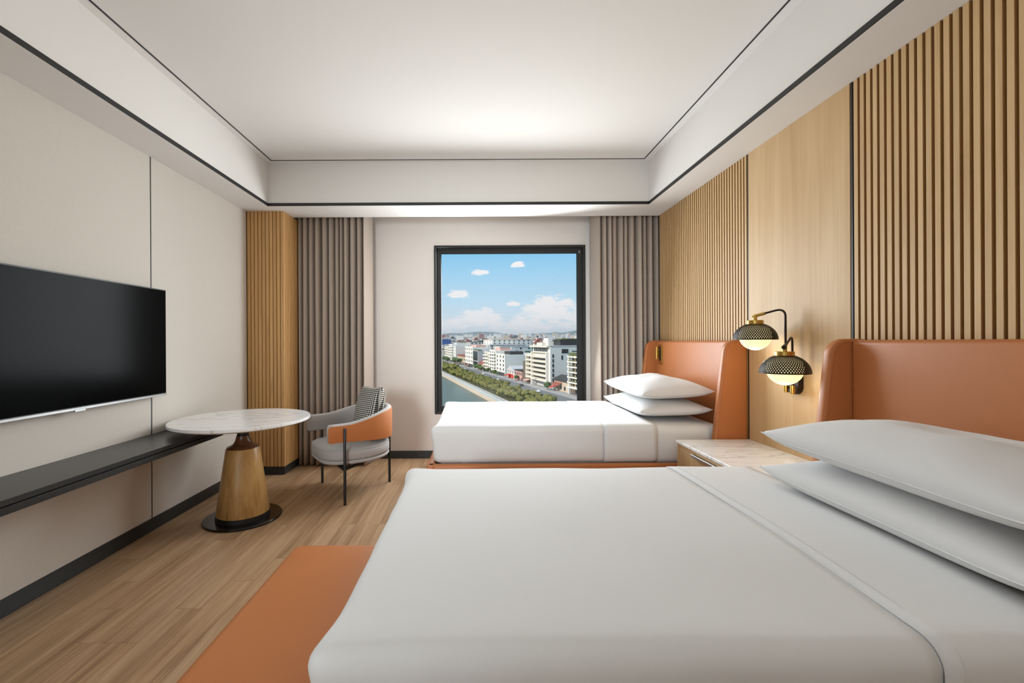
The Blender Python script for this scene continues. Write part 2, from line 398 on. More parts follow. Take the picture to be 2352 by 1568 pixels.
# ---- slatted column in the corner
CX, CY = -1.752, 3.992
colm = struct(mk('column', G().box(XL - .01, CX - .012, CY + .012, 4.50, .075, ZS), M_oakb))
tag(colm, 'oak slatted corner column between upholstered wall and curtain')
mk('plinth', G().box(XL - .01, CX - .004, CY + .004, 4.50, 0, .075), M_base, colm)
n = 10; p = (CX - XL) / n
s0 = None
for i in range(n):
    xc = XL + p * (i + .5)
    if s0 is None: s0 = mk('slat', G().bbox(xc - p / 2 + .0028, xc + p / 2 - .0028, CY, CY + .012, .075, ZS, .0015, 1), M_oakc, colm)
    else: copy(s0, (xc, CY + .006, .075), colm)
s0 = None; p = .0335
for i in range(14):
    yc = CY + .0005 + p * (i + .5)
    if s0 is None: s0 = mk('slat', G().bbox(CX - .012, CX, yc - p / 2 + .0005, yc + p / 2 - .011, .075, ZS, .0015, 1), M_oakc, colm)
    else: copy(s0, (CX - .006, yc - .00525, .075), colm)

# ---- right wall: slat panels either side of a plain oak panel
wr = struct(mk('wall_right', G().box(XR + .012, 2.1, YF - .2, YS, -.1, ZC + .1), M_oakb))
mk('pocket_wall', G().box(1.92, 2.1, YS, YB + .2, -.1, ZC + .1), M_wall, wr)
PIT, SW = .0325, .0222
def slats(y0, y1):
    n = int(round((y1 - y0) / PIT)); p = (y1 - y0) / n; first = None
    for i in range(n):
        yc = y0 + p * (i + .5)
        if first is None: first = mk('slat', G().bbox(XR, XR + .0125, yc - SW / 2, yc + SW / 2, 0.0, ZS, .0012, 1), M_oak, wr)
        else: copy(first, (XR + .00625, yc, 0.0), wr)
slats(2.832, 4.190); slats(-0.70, 2.036)
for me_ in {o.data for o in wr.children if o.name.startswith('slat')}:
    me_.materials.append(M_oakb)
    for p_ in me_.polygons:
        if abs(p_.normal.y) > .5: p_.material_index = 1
mk('wood_panel', G().bbox(XR, XR + .0125, 2.052, 2.818, 0.0, ZS, .001, 1), M_oakp, wr)
mk('wood_panel', G().bbox(XR, XR + .0125, YF, -0.712, 0.0, ZS, .001, 1), M_oakp, wr)
for y in (2.825, 2.044, -0.706, 4.195): mk('metal_strip', G().box(XR + .002, XR + .0125, y - .005, y + .005, 0.0, ZS), M_black, wr)
mk('metal_strip', G().box(XR + .013, 1.92, YS, YS + .006, 0.0, ZS), M_black, wr)

# ---- window wall and window
WX0, WX1, WZ0, WZ1 = -0.437, 1.127, 0.456, 2.198
g = G().box(XL - .2, WX0, YB, YB + .26, -.1, ZC + .1).box(WX1, 2.1, YB, YB + .26, -.1, ZC + .1).box(WX0, WX1, YB, YB + .26, -.1, WZ0).box(WX0, WX1, YB, YB + .26, WZ1, ZC + .1)
wb = struct(mk('wall_back', g, M_wall))
struct(mk('baseboard_back', G().bbox(-1.9, 1.92, YB - .010, YB + .01, 0, .078, .002, 1), M_base))
wf = struct(mk('wall_front', G().box(XL - .2, 2.1, YF - .2, YF, -.1, ZC + .1), M_wall))
win = struct(empty('window_1', ((WX0 + WX1) / 2, YB, WZ0))); tag(win, 'large fixed window in a charcoal frame behind the beds')
def ring(name, x0, x1, z0, z1, w, y0, y1, mat):
    for (a, b_, c, d) in ((x0, x0 + w, z0, z1), (x1 - w, x1, z0, z1), (x0 + w, x1 - w, z1 - w, z1), (x0 + w, x1 - w, z0, z0 + w)):
        mk(name, G().bbox(a, b_, y0, y1, c, d, .002, 1), mat, win)
ring('frame_lining', WX0, WX1, WZ0, WZ1, .020, YB - .012, YB + .15, M_frame)
ring('sash', WX0 + .020, WX1 - .020, WZ0 + .020, WZ1 - .020, .048, YB + .055, YB + .11, M_frame)
mk('pane', G().box(WX0 + .066, WX1 - .066, YB + .078, YB + .082, WZ0 + .066, WZ1 - .066), M_glass, win)
mk('latch', G().bbox(WX1 - .058, WX1 - .040, YB + .045, YB + .055, WZ1 - .075, WZ1 - .045, .002, 1), M_silver, win)

# ---- curtains
def curtain(x0, x1, folds, seed, label, ret):
    r = random.Random(seed); nu = folds * 14; xs = []; ph = []
    ws = [r.uniform(.6, 1.4) for _ in range(folds)]; tot = sum(ws); am = [r.uniform(.045, .085) for _ in range(folds + 1)]
    pos = [0]
    for w_ in ws: pos.append(pos[-1] + w_ / tot)
    zs = [0.012 + (2.62 - .012) * k / 14 for k in range(15)]
    V = []; Fc = []
    sk = [r.uniform(-.018, .018) for _ in range(folds + 1)]
    for k, z in enumerate(zs):
        for i in range(folds):
            for j in range(14):
                t = j / 14; u = pos[i] + (pos[i + 1] - pos[i]) * t; a = am[i] * (1 - t) + am[i + 1] * t
                c = math.cos(2 * math.pi * t); s_ = math.sin(2 * math.pi * t)
                hz = (z / 2.6)
                V.append((x0 + (x1 - x0) * u + .88 * (x1 - x0) * (pos[i + 1] - pos[i]) / 6.283 * s_ + (sk[i] * (1 - t) + sk[i + 1] * t) * (hz - .5) * math.sin(hz * 3.1), 4.325 - a * (abs(c) ** .75) * (1 if c > 0 else -1) * (0.85 + .25 * (1 - hz)) , z))
    W2 = []; m2 = nu + 5
    for k, z in enumerate(zs):
        row = V[k * nu:(k + 1) * nu]; e = row[-1] if ret > 0 else row[0]
        ex = [(e[0] + ret * dx, e[1] + dy * (4.47 - e[1]), z) for dx, dy in ((.012, .12), (.024, .32), (.034, .55), (.040, .80), (.040, 1.0))]
        W2 += (row + ex) if ret > 0 else (ex[::-1] + row)
    V = W2; nu = m2
    for k in range(len(zs) - 1):
        for i in range(nu - 1): a = k * nu + i; Fc.append((a, a + 1, a + nu + 1, a + nu))
    o = mk('curtain', G().add(V, Fc), M_curt, smooth=80); solid(o, .004, 0)
    tag(o, label, 'curtain'); return o
curtain(-1.735, -1.085, 11, 5, 'taupe pleated floor-length curtain beside the slatted column', 1)
curtain(1.20, 1.86, 12, 9, 'taupe pleated floor-length curtain beside the oak slat wall and headboard', -1)

# ================================================================== BEDS
def make_bed(y0, wy, group, lab, labd, labs, foot):
    """y0: near side of the mattress, wy: width, foot: x of the foot end"""
    y1 = y0 + wy; hy0, hy1 = y0 - .065, y1 + .065
    bed = empty('bed', ((foot + 1.69) / 2, (y0 + y1) / 2, 0), lab, 'bed', group)
    mk('plinth', G().box(foot + .06, 1.68, y0 + .06, y1 - .06, 0, .10), M_dark, bed)
    # leather rails
    mk('rail', G().bbox(foot - .035, 1.70, y0 - .045, y0 + .005, .07, .40, .012, 3), M_leath, bed, 40)
    mk('rail', G().bbox(foot - .035, 1.70, y1 - .005, y1 + .045, .07, .40, .012, 3), M_leath, bed, 40)
    mk('rail', G().bbox(foot - .04, foot + .012, y0 - .05, y1 + .05, .07, .40, .012, 3), M_leath, bed, 40)
    mk('slat_base', G().box(foot + .013, 1.685, y0 + .006, y1 - .006, .34, .375), M_dark, bed)
    # mattress
    def dome(p):
        u = (p.x - (foot + 1.67) / 2) / ((1.67 - foot) / 2); v = (p.y - (y0 + y1) / 2) / (wy / 2); q = p.copy()
        t = max(0, min(1, (p.z - .45) / .12))
        q.z += t * (.014 * (1 - u ** 4) * (1 - v * v)); 
        q += Vector((0, 0, 1)) * t * .003 * mnoise.noise(p * 3.0)
        if p.z < .55: q.y += (1 if v > 0 else -1) * -.006 * (1 - abs((p.z - .47) / .1)) * 0
        return q
    mat = mk('mattress', G().rbox(foot + .012, 1.672, y0 + .012, y1 - .012, .378, .628, .055, .06, deform=dome), M_sheet, bed, 60)
    # headboard with wings
    hb = mk('headboard', G().rbox(1.690, 1.7485, hy0 + .045, hy1 - .045, .06, 1.20, .022, .2), M_leath, bed, 50)
    out = [(1.7485, .04), (1.7485, 1.205)] + [(1.665 + .0, 1.205)] + arc((1.678, 1.125), .080, 100, 172, 8) + [(1.535, .58), (1.500, .30), (1.485, .04)]
    for (a, b_) in ((hy0, hy0 + .048), (hy1 - .048, hy1)):
        w_ = mk('wing', G().prism(out, lambda p, k: (p[0], b_ if k else a, p[1]), .012, 3), M_leath, hb, 40)
        for yy in (a + .004, b_ - .004):
            path = [(px, yy + (-.0036 if yy < (a + b_) / 2 else .0036), pz) for px, pz in [(1.70, 1.191)] + arc((1.678, 1.125), .066, 96, 170, 10) + [(1.549, .58), (1.514, .30), (1.500, .06)]]
            mk('piping', G().tube(path, .0026, 6), M_leath, w_, 60)
    mk('piping', G().tube([(1.697, hy0 + .05, 1.193), (1.697, hy1 - .05, 1.193)], .003, 6), M_leath, hb, 60)
    # duvet tucked over the foot end
    def wob(p):
        q = dome(p); n_ = mnoise.noise(Vector((p.x * 4.1, p.y * 3.3 + y0, p.z * 3.0 + 5)))
        n2 = mnoise.noise(Vector((p.x * 11, p.y * 9 + y0 * 3, p.z * 5)))
        e = max(0, 1 - abs(p.x - foot) / .10)
        for yy in (y0, y1):
            k_ = max(0, 1 - ((p.x - foot) ** 2 + (p.y - yy) ** 2) ** .5 / .13) * max(0, min(1, (p.z - .50) / .12)); q.x -= .022 * k_; q.y += (.016 if yy == y1 else -.016) * k_; q.z += .006 * k_
        q.x += e * .010 * n_ + e * .004 * n2; q.z += .0022 * n_ ; q.y += .003 * n2 * (1 if p.z < .60 else 0)
        return q
    dv = mk('duvet', G().rbox(foot, 1.60, y0, y1, .395, .640, .044, .035, keep=lambda c: c.x < .850 and c.z > .40, deform=wob), M_linen, None, 70)
    solid(dv, .003, 0); tag(dv, labd, 'duvet', 'white duvets on the two beds')
    sh = mk('top_sheet', G().rbox(.3, 1.62, y0 - .0022, y1 + .0022, .393, .6420, .046, .035, keep=lambda c: .842 < c.x < 1.185 and c.z > .398, deform=dome), M_sheet, None, 70)
    solid(sh, .003, 1.0); tag(sh, labs, 'sheet', 'folded top sheets on the two beds')
    # hem stitching of the fold
    for xh in (.872,):
        pts = [(xh, y0 - .0052, .42 + .16 * k / 4) for k in range(5)] + [(xh, y0 + .045 - .0502 * math.cos(a), .597 + .0480 * math.sin(a)) for a in (math.radians(12 * k) for k in range(1, 7))]
        N_ = 14
        for k in range(1, N_ + 1):
            yy = y0 + .06 + (y1 - .06 - y0 - .06) * k / N_; q = dome(Vector((xh, yy, .642))); pts.append((q.x, q.y, q.z + .0038))
        mk('hem', G().tube(pts, .0008, 5), M_seam, sh, 60)
    return bed
FB0, NB0, BW = 2.895, 0.790, 1.225
make_bed(FB0, BW, 'twin beds', 'twin bed with tan leather winged headboard standing next to the window', 'white duvet pulled smooth over the bed by the window', 'white top sheet folded below the pillows of the bed by the window', -.29)
make_bed(NB0, 1.175, 'twin beds', 'twin bed with tan leather winged headboard and a leather bench at its foot', 'white duvet pulled smooth over the bed with the leather bench', 'white top sheet folded below the pillows of the bed with the leather bench', -.300)

def pillow_geom(ax, ay, T, seed=0, flat=.6, nu=40, nv=30):
    V = []; Fc = []
    def pt(i, j, top):
        u = -1 + 2 * i / nu; v = -1 + 2 * j / nv
        u = math.copysign(1 - (1 - abs(u)) ** 1.35, u); v = math.copysign(1 - (1 - abs(v)) ** 1.35, v)
        x = ax * u * (1 - .055 * (1 - v * v)); y = ay * v * (1 - .045 * (1 - u * u))
        hh = T * ((1 - abs(u) ** 2.6) ** .42) * ((1 - abs(v) ** 2.6) ** .42)
        n_ = mnoise.noise(Vector((u * 1.6 + seed, v * 1.9, seed * 3.1)))
        n2 = mnoise.noise(Vector((u * 4.5 + seed, v * 4.9, seed * 1.1)))
        e = (1 - u * u) * (1 - v * v)
        z = (hh if top else -hh * flat) + (.020 * n_ + .004 * n2) * e * (1 if top else .2)
        cz = .016 * (abs(u) ** 6) * (abs(v) ** 6)
        return (x, y, z + cz)
    for top in (1, 0):
        o = len(V)
        for i in range(nu + 1):
            for j in range(nv + 1): V.append(pt(i, j, top))
        for i in range(nu):
            for j in range(nv):
                a = o + i * (nv + 1) + j; q = (a, a + nv + 1, a + nv + 2, a + 1); Fc.append(q if top else q[::-1])
    return G().add(V, Fc), [pt(i, j, 1) for i, j in [(i, 0) for i in range(nu)] + [(nu, j) for j in range(nv)] + [(i, nv) for i in range(nu, 0, -1)] + [(0, j) for j in range(nv, -1, -1)]]
def pillow(name, loc, rot, ax, ay, T, mat, label, cat, group, seed, flat=.6, seam=True):
    g, edge = pillow_geom(ax, ay, T, seed, flat)
    o = mk(name, g, mat, None, 70, local=True); o.location = loc; o.rotation_euler = rot; tag(o, label, cat, group)
    bm = bmesh.new(); bm.from_mesh(o.data); bmesh.ops.remove_doubles(bm, verts=bm.verts[:], dist=.0003); bm.to_mesh(o.data); bm.free()
    if seam:
        s_ = mk('seam', G().tube(edge, .0022, 6), mat, o, 60, local=True)
    return o
for (yc, w_, tag_, sd, xf) in ((3.455, .435, 'the bed by the window', 1, 1.375), (1.265, .44, 'the bed with the leather bench', 5, 1.345)):
    pillow('pillow', (xf, yc, .703), (math.radians(0), math.radians(-1.5), 0), .250, w_, .082, M_linen, 'white pillow lying flat on ' + tag_ + ', lower of the stack', 'pillow', 'white pillows on the beds', sd, .62)
    pillow('pillow', (xf + .005, yc - .012, .834), (math.radians(1.0), math.radians(-2), math.radians(1.2)), .250, w_ - .005, .098, M_linen, 'white pillow on top of the stack on ' + tag_, 'pillow', 'white pillows on the beds', sd + 2, .52)

# ---- leather bench at the foot of the near bed
bn = empty('bench', (-.53, 1.20, 0), 'low tan leather bench at the foot of the bed', 'bench')
mk('cushion', G().rbox(-.725, -.345, .62, 1.735, .09, .412, .040, .08), M_leath, bn, 60)
mk('plinth', G().box(-.69, -.37, .66, 1.70, 0, .09), M_dark, bn)

# ---- reading light on the far headboard
rl = empty('reading_light', (1.69, 4.03, .985), 'brass swivel reading light set in the headboard of the bed by the window', 'reading light')
mk('plate', G().bbox(1.684, 1.6895, 3.985, 4.075, .985, 1.165, .002, 1), M_brass, rl, 40)
mk('slot', G().prism([(4.012, 1.02), (4.048, 1.02)] + arc((4.03, 1.135), .018, 0, 180, 8)[0:] , lambda p, k: (1.6825 if k else 1.686, p[0], p[1])), M_black, rl)
mk('lamp_tube', G().tube([(1.664, 4.052, 1.035), (1.664, 4.052, 1.145)], .014, 16), M_brass, rl, 40)
mk('pivot', G().tube([(1.664, 4.052, 1.12), (1.685, 4.045, 1.12)], .006, 10), M_brass, rl, 40)

# ================================================================== NIGHTSTAND
ns = empty('nightstand', (1.515, 2.43, 0), 'oak nightstand with white marble top between the two beds', 'nightstand')
nx0, nx1, ny0, ny1 = 1.282, 1.7495, 2.062, 2.812
mk('marble_top', G().bbox(nx0 - .008, nx1, ny0 - .004, ny1 + .004, .549, .566, .0015, 1), M_marb2, ns)
mk('body', G().box(nx0 + .02, nx1, ny0, ny1, .395, .549), M_oak, ns)
for (a, b_, c, d) in ((ny0, ny0 + .016, .395, .549), (ny1 - .016, ny1, .395, .549), (ny0 + .016, ny1 - .016, .533, .549), (ny0 + .016, ny1 - .016, .395, .411)):
    mk('face_frame', G().bbox(nx0, nx0 + .02, a, b_, c, d, .001, 1), M_oak, ns)
dr = mk('drawer', G().bbox(nx0 + .004, nx0 + .02, ny0 + .018, ny1 - .018, .413, .531, .001, 1), M_oak, ns)
mk('handle', G().bbox(nx0 - .020, nx0 + .004, 2.275, 2.595, .523, .5285, .001, 1).bbox(nx0 - .020, nx0 - .016, 2.275, 2.595, .512, .5285, .001, 1), M_chrome, dr)
mk('base', G().box(nx0 + .06, nx1, ny0 + .02, ny1 - .02, 0, .395), M_dark, ns)
ou = tag(mk('socket_plate', G().bbox(1.742, 1.7495, 2.405, 2.49, .600, .685, .002, 1), M_white), 'white wall socket plate on the plain oak panel above the nightstand', 'socket')
ou2 = empty('switch_panel', (1.747, 2.36, .60), 'dark brass socket beside the white one above the nightstand', 'socket')
mk('plate', G().bbox(1.743, 1.7495, 2.315, 2.40, .600, .685, .002, 1), M_bronze, ou2)
mk('button', G().bbox(1.740, 1.743, 2.335, 2.38, .62, .665, .001, 1), M_brass, ou2)

# ================================================================== WALL LAMP
lm = empty('wall_lamp', (1.735, 2.392, .90), 'wall lamp with two perforated black dome shades and glowing globes', 'lamp')
st = arc((2.392, .950), .045, 180, 360, 12) + arc((2.392, 1.030), .045, 0, 180, 12)
mk('wall_plate', G().prism(st, lambda p, k: (1.7495 if k else 1.718, p[0], p[1]), .002, 1), M_bronze, lm, 40)
def shade(cx, cy, zr, arm, cuff_y):
    R, H = .1115, .0885
    # perforated dome: every cell of the grid is a small frame around an eight-sided hole
    V = []; Fc = []; nr, na = 12, 56
    def sph(a, t): # t 0 rim .. 1 top
        th = t * math.radians(68); r = R * math.cos(th); return Vector((cx + r * math.cos(a), cy + r * math.sin(a), zr + H / math.sin(math.radians(68)) * math.sin(th)))
    def ringband(t0, t1):
        for i in range(na):
            a0 = 2 * math.pi * i / na; a1 = 2 * math.pi * (i + 1) / na; o = len(V); V.extend([sph(a0, t0), sph(a1, t0), sph(a1, t1), sph(a0, t1)]); Fc.append((o, o + 1, o + 2, o + 3))
    ringband(0, .035)
    for k in range(nr):
        t0 = .035 + (.93 - .035) * k / nr; t1 = .035 + (.93 - .035) * (k + 1) / nr
        for i in range(na):
            off = .5 * (k % 2); ac = 2 * math.pi * (i + .5 + off) / na; ha = math.pi / na; tcn = (t0 + t1) / 2; ht = (t1 - t0) / 2
            th = tcn * math.radians(68); hole = .0030; da = hole / (R * math.cos(th)); dt = hole / (R * math.radians(68)); da = min(da, ha * .62); dt = min(dt, ht * .75)
            outer = [sph(ac + sx_ * ha, tcn + sz_ * ht) for sx_, sz_ in ((1, 0), (1, 1), (0, 1), (-1, 1), (-1, 0), (-1, -1), (0, -1), (1, -1))]
            inner = [sph(ac + da * math.cos(q), tcn + dt * math.sin(q)) for q in (math.pi / 4 * m for m in range(8))]
            o = len(V); V.extend(outer + inner)
            for m in range(8): j = (m + 1) % 8; Fc.append((o + m, o + j, o + 8 + j, o + 8 + m))
    ringband(.93, 1.0)
    bm = bmesh.new(); vs_ = [bm.verts.new(p) for p in V]
    for q in Fc: bm.faces.new([vs_[i] for i in q])
    bmesh.ops.remove_doubles(bm, verts=bm.verts[:], dist=.00004)
    cen = Vector((cx, cy, zr - .03))
    for f_ in bm.faces:
        f_.normal_update()
        if f_.normal.dot(f_.calc_center_median() - cen) < 0: f_.normal_flip()
    sd = mk('shade', G().bm(bm), M_bronze, lm, 70); solid(sd, .0016, 0)
    mk('rim', G().tube([(cx + R * math.cos(2 * math.pi * k / 48), cy + R * math.sin(2 * math.pi * k / 48), zr) for k in range(49)], .0018, 6), M_bronze, sd, 60)
    # glowing globe
    rg = .0815; pr = [(.001, -rg)] + [(rg * math.cos(math.radians(a)), rg * math.sin(math.radians(a))) for a in range(-82, 46, 7)] + [(.034, .0595)]
    mk('globe', G().lathe(pr, (cx, cy, zr + .020), 40), M_globe, lm, 60)
    bulb = light('POINT', 'globe_light', (cx, cy, zr - .085), (0, 0, -1), 0.65, (1.0, .82, .56), shadow_soft_size=.02); bulb.parent = lm; bulb.location = Vector((cx, cy, zr - .085)) - WL[lm.name]
    zc = zr + H
    cap_ = mk('cap', G().lathe([(.0405, -.004), (.0425, -.002), (.0425, .019), (.0405, .021)], (cx, cy, zc), 36), M_brass, lm, 40)
    mk('stem', G().lathe([(.0105, .02), (.0105, .052)], (cx, cy, zc), 20), M_brass, lm, 40)
    return zc + .052
def lamp_arm(base, top, end, cuff):
    bx, by, bz = base; up = (bx, by, top)
    d = (Vector(end) - Vector(up)); dn = d.normalized()
    pts = [base, (bx, by, top - .06)] + bez((bx, by, top - .05), up, Vector(up) + dn * .05, 8) + [Vector(end)]
    mk('arm', G().tube(pts, .0056, 12), M_bronze, lm, 50)
    mk('brass_fitting', G().tube([(bx, by, bz - .045), (bx, by, bz + .002)], .0115, 18), M_brass, lm, 40)
    if cuff: mk('cuff', G().tube([Vector(end) - dn * .052, Vector(end) + dn * .012], .0085, 14), M_brass, lm, 40)
    else: mk('cuff', G().tube([Vector(end) - dn * .03, Vector(end) + dn * .016], [.0075, .0115], 14), M_bronze, lm, 40)
    mk('bracket', G().tube([(bx, by, bz - .02), (1.720, by, bz - .02)], .006, 10), M_brass, lm, 40)
z1 = shade(1.600, 2.520, 1.2060, None, 0)
lamp_arm((1.700, 2.413, .960), 1.379, (1.600, 2.520, z1 - .006), True)
z2 = shade(1.566, 2.230, 1.0340, None, 0)
lamp_arm((1.700, 2.362, .955), 1.225, (1.566, 2.230, z2 - .006), False)

# ================================================================== TELEVISION AND SHELF
tv = empty('television', (-2.05, 2.236, .862), 'large flat black television mounted on the upholstered wall', 'television')
ty0, ty1, tz0, tz1 = 1.615, 2.860, .866, 1.548
mk('back_case', G().bbox(-2.066, -2.034, ty0 + .01, ty1 - .01, tz0 + .01, tz1 - .01, .004, 1), M_dark, tv)
mk('bezel', G().bbox(-2.036, -2.026, ty0, ty1, tz0, tz1, .0015, 1), M_dark, tv)
mk('screen', G().box(-2.026, -2.0250, ty0 + .006, ty1 - .006, tz0 + .016, tz1 - .006), M_screen, tv)
mk('bottom_strip', G().bbox(-2.030, -2.0235, ty0, ty1, tz0 - .001, tz0 + .012, .001, 1), M_silver, tv)
mk('sensor', G().bbox(-2.030, -2.0225, 2.205, 2.267, tz0 - .009, tz0 + .005, .001, 1), M_silver, tv)
mk('wall_mount', G().box(-2.089, -2.066, 1.95, 2.52, 1.0, 1.4), M_dark, tv)
sf = empty('wall_shelf', (-1.925, 1.4, .565), 'long black floating shelf below the television', 'shelf')
mk('top_board', G().bbox(XL + .001, -1.763, -0.4, 3.04, .596, .620, .0015, 1), M_base, sf)
mk('front_rail', G().bbox(-1.800, -1.760, -0.4, 3.04, .563, .592, .0015, 1), M_base, sf)
mk('under_board', G().box(XL + .001, -1.801, -0.4, 3.035, .568, .595), M_dark, sf)

# ================================================================== ROUND TABLE
tx, ty = -1.614, 3.02
tb = empty('table', (tx, ty, 0), 'round pedestal table with white marble top and turned wood cone', 'table')
mk('table_top', G().lathe([(.30, .645), (.405, .655), (.430, .664), (.435, .668), (.435, .684), (.433, .6855)], (tx, ty, 0), 96), M_marb, tb, 25)
mk('collar', G().lathe([(.036, .565), (.036, .610), (.10, .640), (.10, .645)], (tx, ty, 0), 40), M_dark, tb, 30)
mk('neck', G().lathe([(.102, .484), (.098, .492), (.078, .500), (.060, .512), (.049, .530), (.043, .550), (.040, .566)], (tx, ty, 0), 56), M_walnut, tb, 50)
mk('cone', G().lathe([(.166, .044), (.166, .048), (.106, .478), (.102, .484)], (tx, ty, 0), 72), M_cone, tb, 30)
mk('base_ring', G().lathe([(.170, .014), (.166, .044)], (tx, ty, 0), 72), M_dark, tb, 30)
mk('base_plate', G().lathe([(.243, 0), (.245, .002), (.245, .011), (.242, .014)], (tx, ty, 0), 72), plain('base_gloss', srgb(16, 16, 16), .2), tb, 30)

# ================================================================== ARMCHAIR
ch = empty('armchair', (-1.022, 3.59, 0), 'round grey armchair with tan leather back and three black legs', 'armchair', None, math.atan2(-.576, -.817))
def upath(off):
    r = .285 + off; pts = []
    for k in range(7): pts.append((.275 - .285 * k / 7, r, 0))
    for k in range(25): a = math.radians(90 + 180 * k / 24); pts.append((-.01 + r * math.cos(a), r * math.sin(a), 0))
    for k in range(1, 8): pts.append((-.01 + .285 * k / 7, -r, 0))
    return pts
def ztop(p): t = max(0, min(1, (.16 - p[0]) / .44)); t = t * t * (3 - 2 * t); return .598 + .082 * t
def zbot(p): t = max(0, min(1, (.16 - p[0]) / .44)); return .462 - .030 * t
def band(o0, o1, g0, g1, round_):
    P = upath(o0); Q = upath(o1); V = []; Fc = []; n = len(P); m = 0
    for a, b_ in zip(P, Q):
        zt, zb = ztop(a) + g1, zbot(a) + g0; rr_ = round_; sec = []
        for (t, z) in ((0, zb + rr_), (.12, zb + rr_ * .3), (.35, zb), (.65, zb), (.88, zb + rr_ * .3), (1, zb + rr_), (1, (zb + zt) / 2), (1, zt - rr_), (.88, zt - rr_ * .3), (.65, zt), (.35, zt), (.12, zt - rr_ * .3), (0, zt - rr_), (0, (zb + zt) / 2)):
            sec.append((a[0] * (1 - t) + b_[0] * t, a[1] * (1 - t) + b_[1] * t, z))
        m = len(sec); V += sec
    # rounded noses on the arm ends
    for i in range(n - 1):
        for k in range(m): j = (k + 1) % m; Fc.append((i * m + k, i * m + j, (i + 1) * m + j, (i + 1) * m + k))
    for base_, ext, flip in ((0, .012, True), ((n - 1) * m, .012, False)):
        ctr = sum((Vector(V[base_ + k]) for k in range(m)), Vector()) / m; o = len(V)
        for k in range(m): q = ctr + (Vector(V[base_ + k]) - ctr) * .72; q.x += ext; V.append(tuple(q))
        for k in range(m): j = (k + 1) % m; qd = (base_ + k, base_ + j, o + j, o + k); Fc.append(qd[::-1] if flip else qd)
        Fc.append(tuple(range(o, o + m)) if flip else tuple(range(o, o + m))[::-1])
    bm = bmesh.new(); vs = [bm.verts.new(p) for p in V]
    for q in Fc: bm.faces.new([vs[i] for i in q])
    bmesh.ops.recalc_face_normals(bm, faces=bm.faces[:]); return G().bm(bm)
mk('back_pad', band(-.026, .021, 0, 0, .016), M_greyfab, ch, 60, local=True)
mk('leather_shell', band(.0215, .0255, .002, -.012, .003), M_leath, ch, 50, local=True)
def seat_outline(sx_, n=64):
    o = []
    for k in range(n):
        a = 2 * math.pi * k / n; c, s_ = math.cos(a), math.sin(a); e = 2.0 + 1.6 * max(0, c)
        r = 1 / ((abs(c) / .295) ** e + (abs(s_) / .298) ** e) ** (1 / e); o.append((r * c * sx_ - .0, r * s_ * sx_))
    return o
def seat_loft(prof):
    V = []; Fc = []; n = 64
    for sc_, z in prof: V += [(p[0], p[1], z) for p in seat_outline(sc_)]
    for k in range(len(prof) - 1):
        for i in range(n): j = (i + 1) % n; Fc.append((k * n + i, k * n + j, (k + 1) * n + j, (k + 1) * n + i))
    Fc.append(tuple(range(n))[::-1]); Fc.append(tuple((len(prof) - 1) * n + i for i in range(n))); return G().add(V, Fc)
mk('seat', seat_loft([(.92, .316), (.98, .318), (1.0, .330), (1.0, .368), (.985, .390), (.94, .402), (.8, .409), (.5, .416), (.2, .418)]), M_greyfab, ch, 70, local=True)
wt = seat_outline(.985); mk('welt', G().tube([(p[0], p[1], .391) for p in wt + wt[:1]], .0035, 6, False), M_greyfab, ch, 60, local=True)
mk('seat_base', seat_loft([(.90, .283), (.97, .287), (.995, .298), (.99, .310), (.95, .3155)]), M_greyfab, ch, 60, local=True)
tri = [(.155, -.309), (.168, .310), (-.324, 0)]
for (lx, ly), tp in zip(tri, (.566, .566, .53)):
    mk('leg', G().tube([(lx, ly * 1.012, 0), (lx, ly * 1.012, tp - .004), (lx, ly * 1.012, tp)], [.0105, .0105, .008], 16), M_dark, ch, 40, local=True)
for a, b_ in ((0, 1), (1, 2), (2, 0)):
    A = Vector((*tri[a], 0)); B = Vector((*tri[b_], 0)); d = (B - A).normalized(); nn = Vector((-d.y, d.x, 0)) * .016
    mk('cross_bar', G().add([tuple(p + Vector((0, 0, z))) for z in (.258, .270) for p in (A - nn, B - nn, B + nn, A + nn)], [(0, 3, 2, 1), (4, 5, 6, 7), (0, 1, 5, 4), (1, 2, 6, 5), (2, 3, 7, 6), (3, 0, 4, 7)]), M_dark, ch, local=True)
mk('seat_support', seat_loft([(.55, .270), (.55, .283)]), M_dark, ch, local=True)
# cushion on the chair: leaning on the back
g, edge = pillow_geom(.205, .215, .085, 3.3, 1.0)
g.v = [(p[2], p[0], p[1]) for p in g.v]; g.f = [q[::1] for q in g.f]
cu = mk('cushion', g, M_check, None, 70, local=True)
fa = math.atan2(-.576, -.817)
cu.matrix_world = Matrix.Translation((-1.022, 3.59, .615)) @ Matrix.Rotation(fa, 4, 'Z') @ Matrix.Translation((-.150, -.03, 0)) @ Matrix.Rotation(math.radians(-14), 4, 'Y') @ Matrix.Rotation(math.radians(3), 4, 'X')
bm = bmesh.new(); bm.from_mesh(cu.data); bmesh.ops.remove_doubles(bm, verts=bm.verts[:], dist=.0003); bmesh.ops.recalc_face_normals(bm, faces=bm.faces[:]); bm.to_mesh(cu.data); bm.free()
tag(cu, 'black and white checked cushion leaning in the grey armchair', 'cushion')

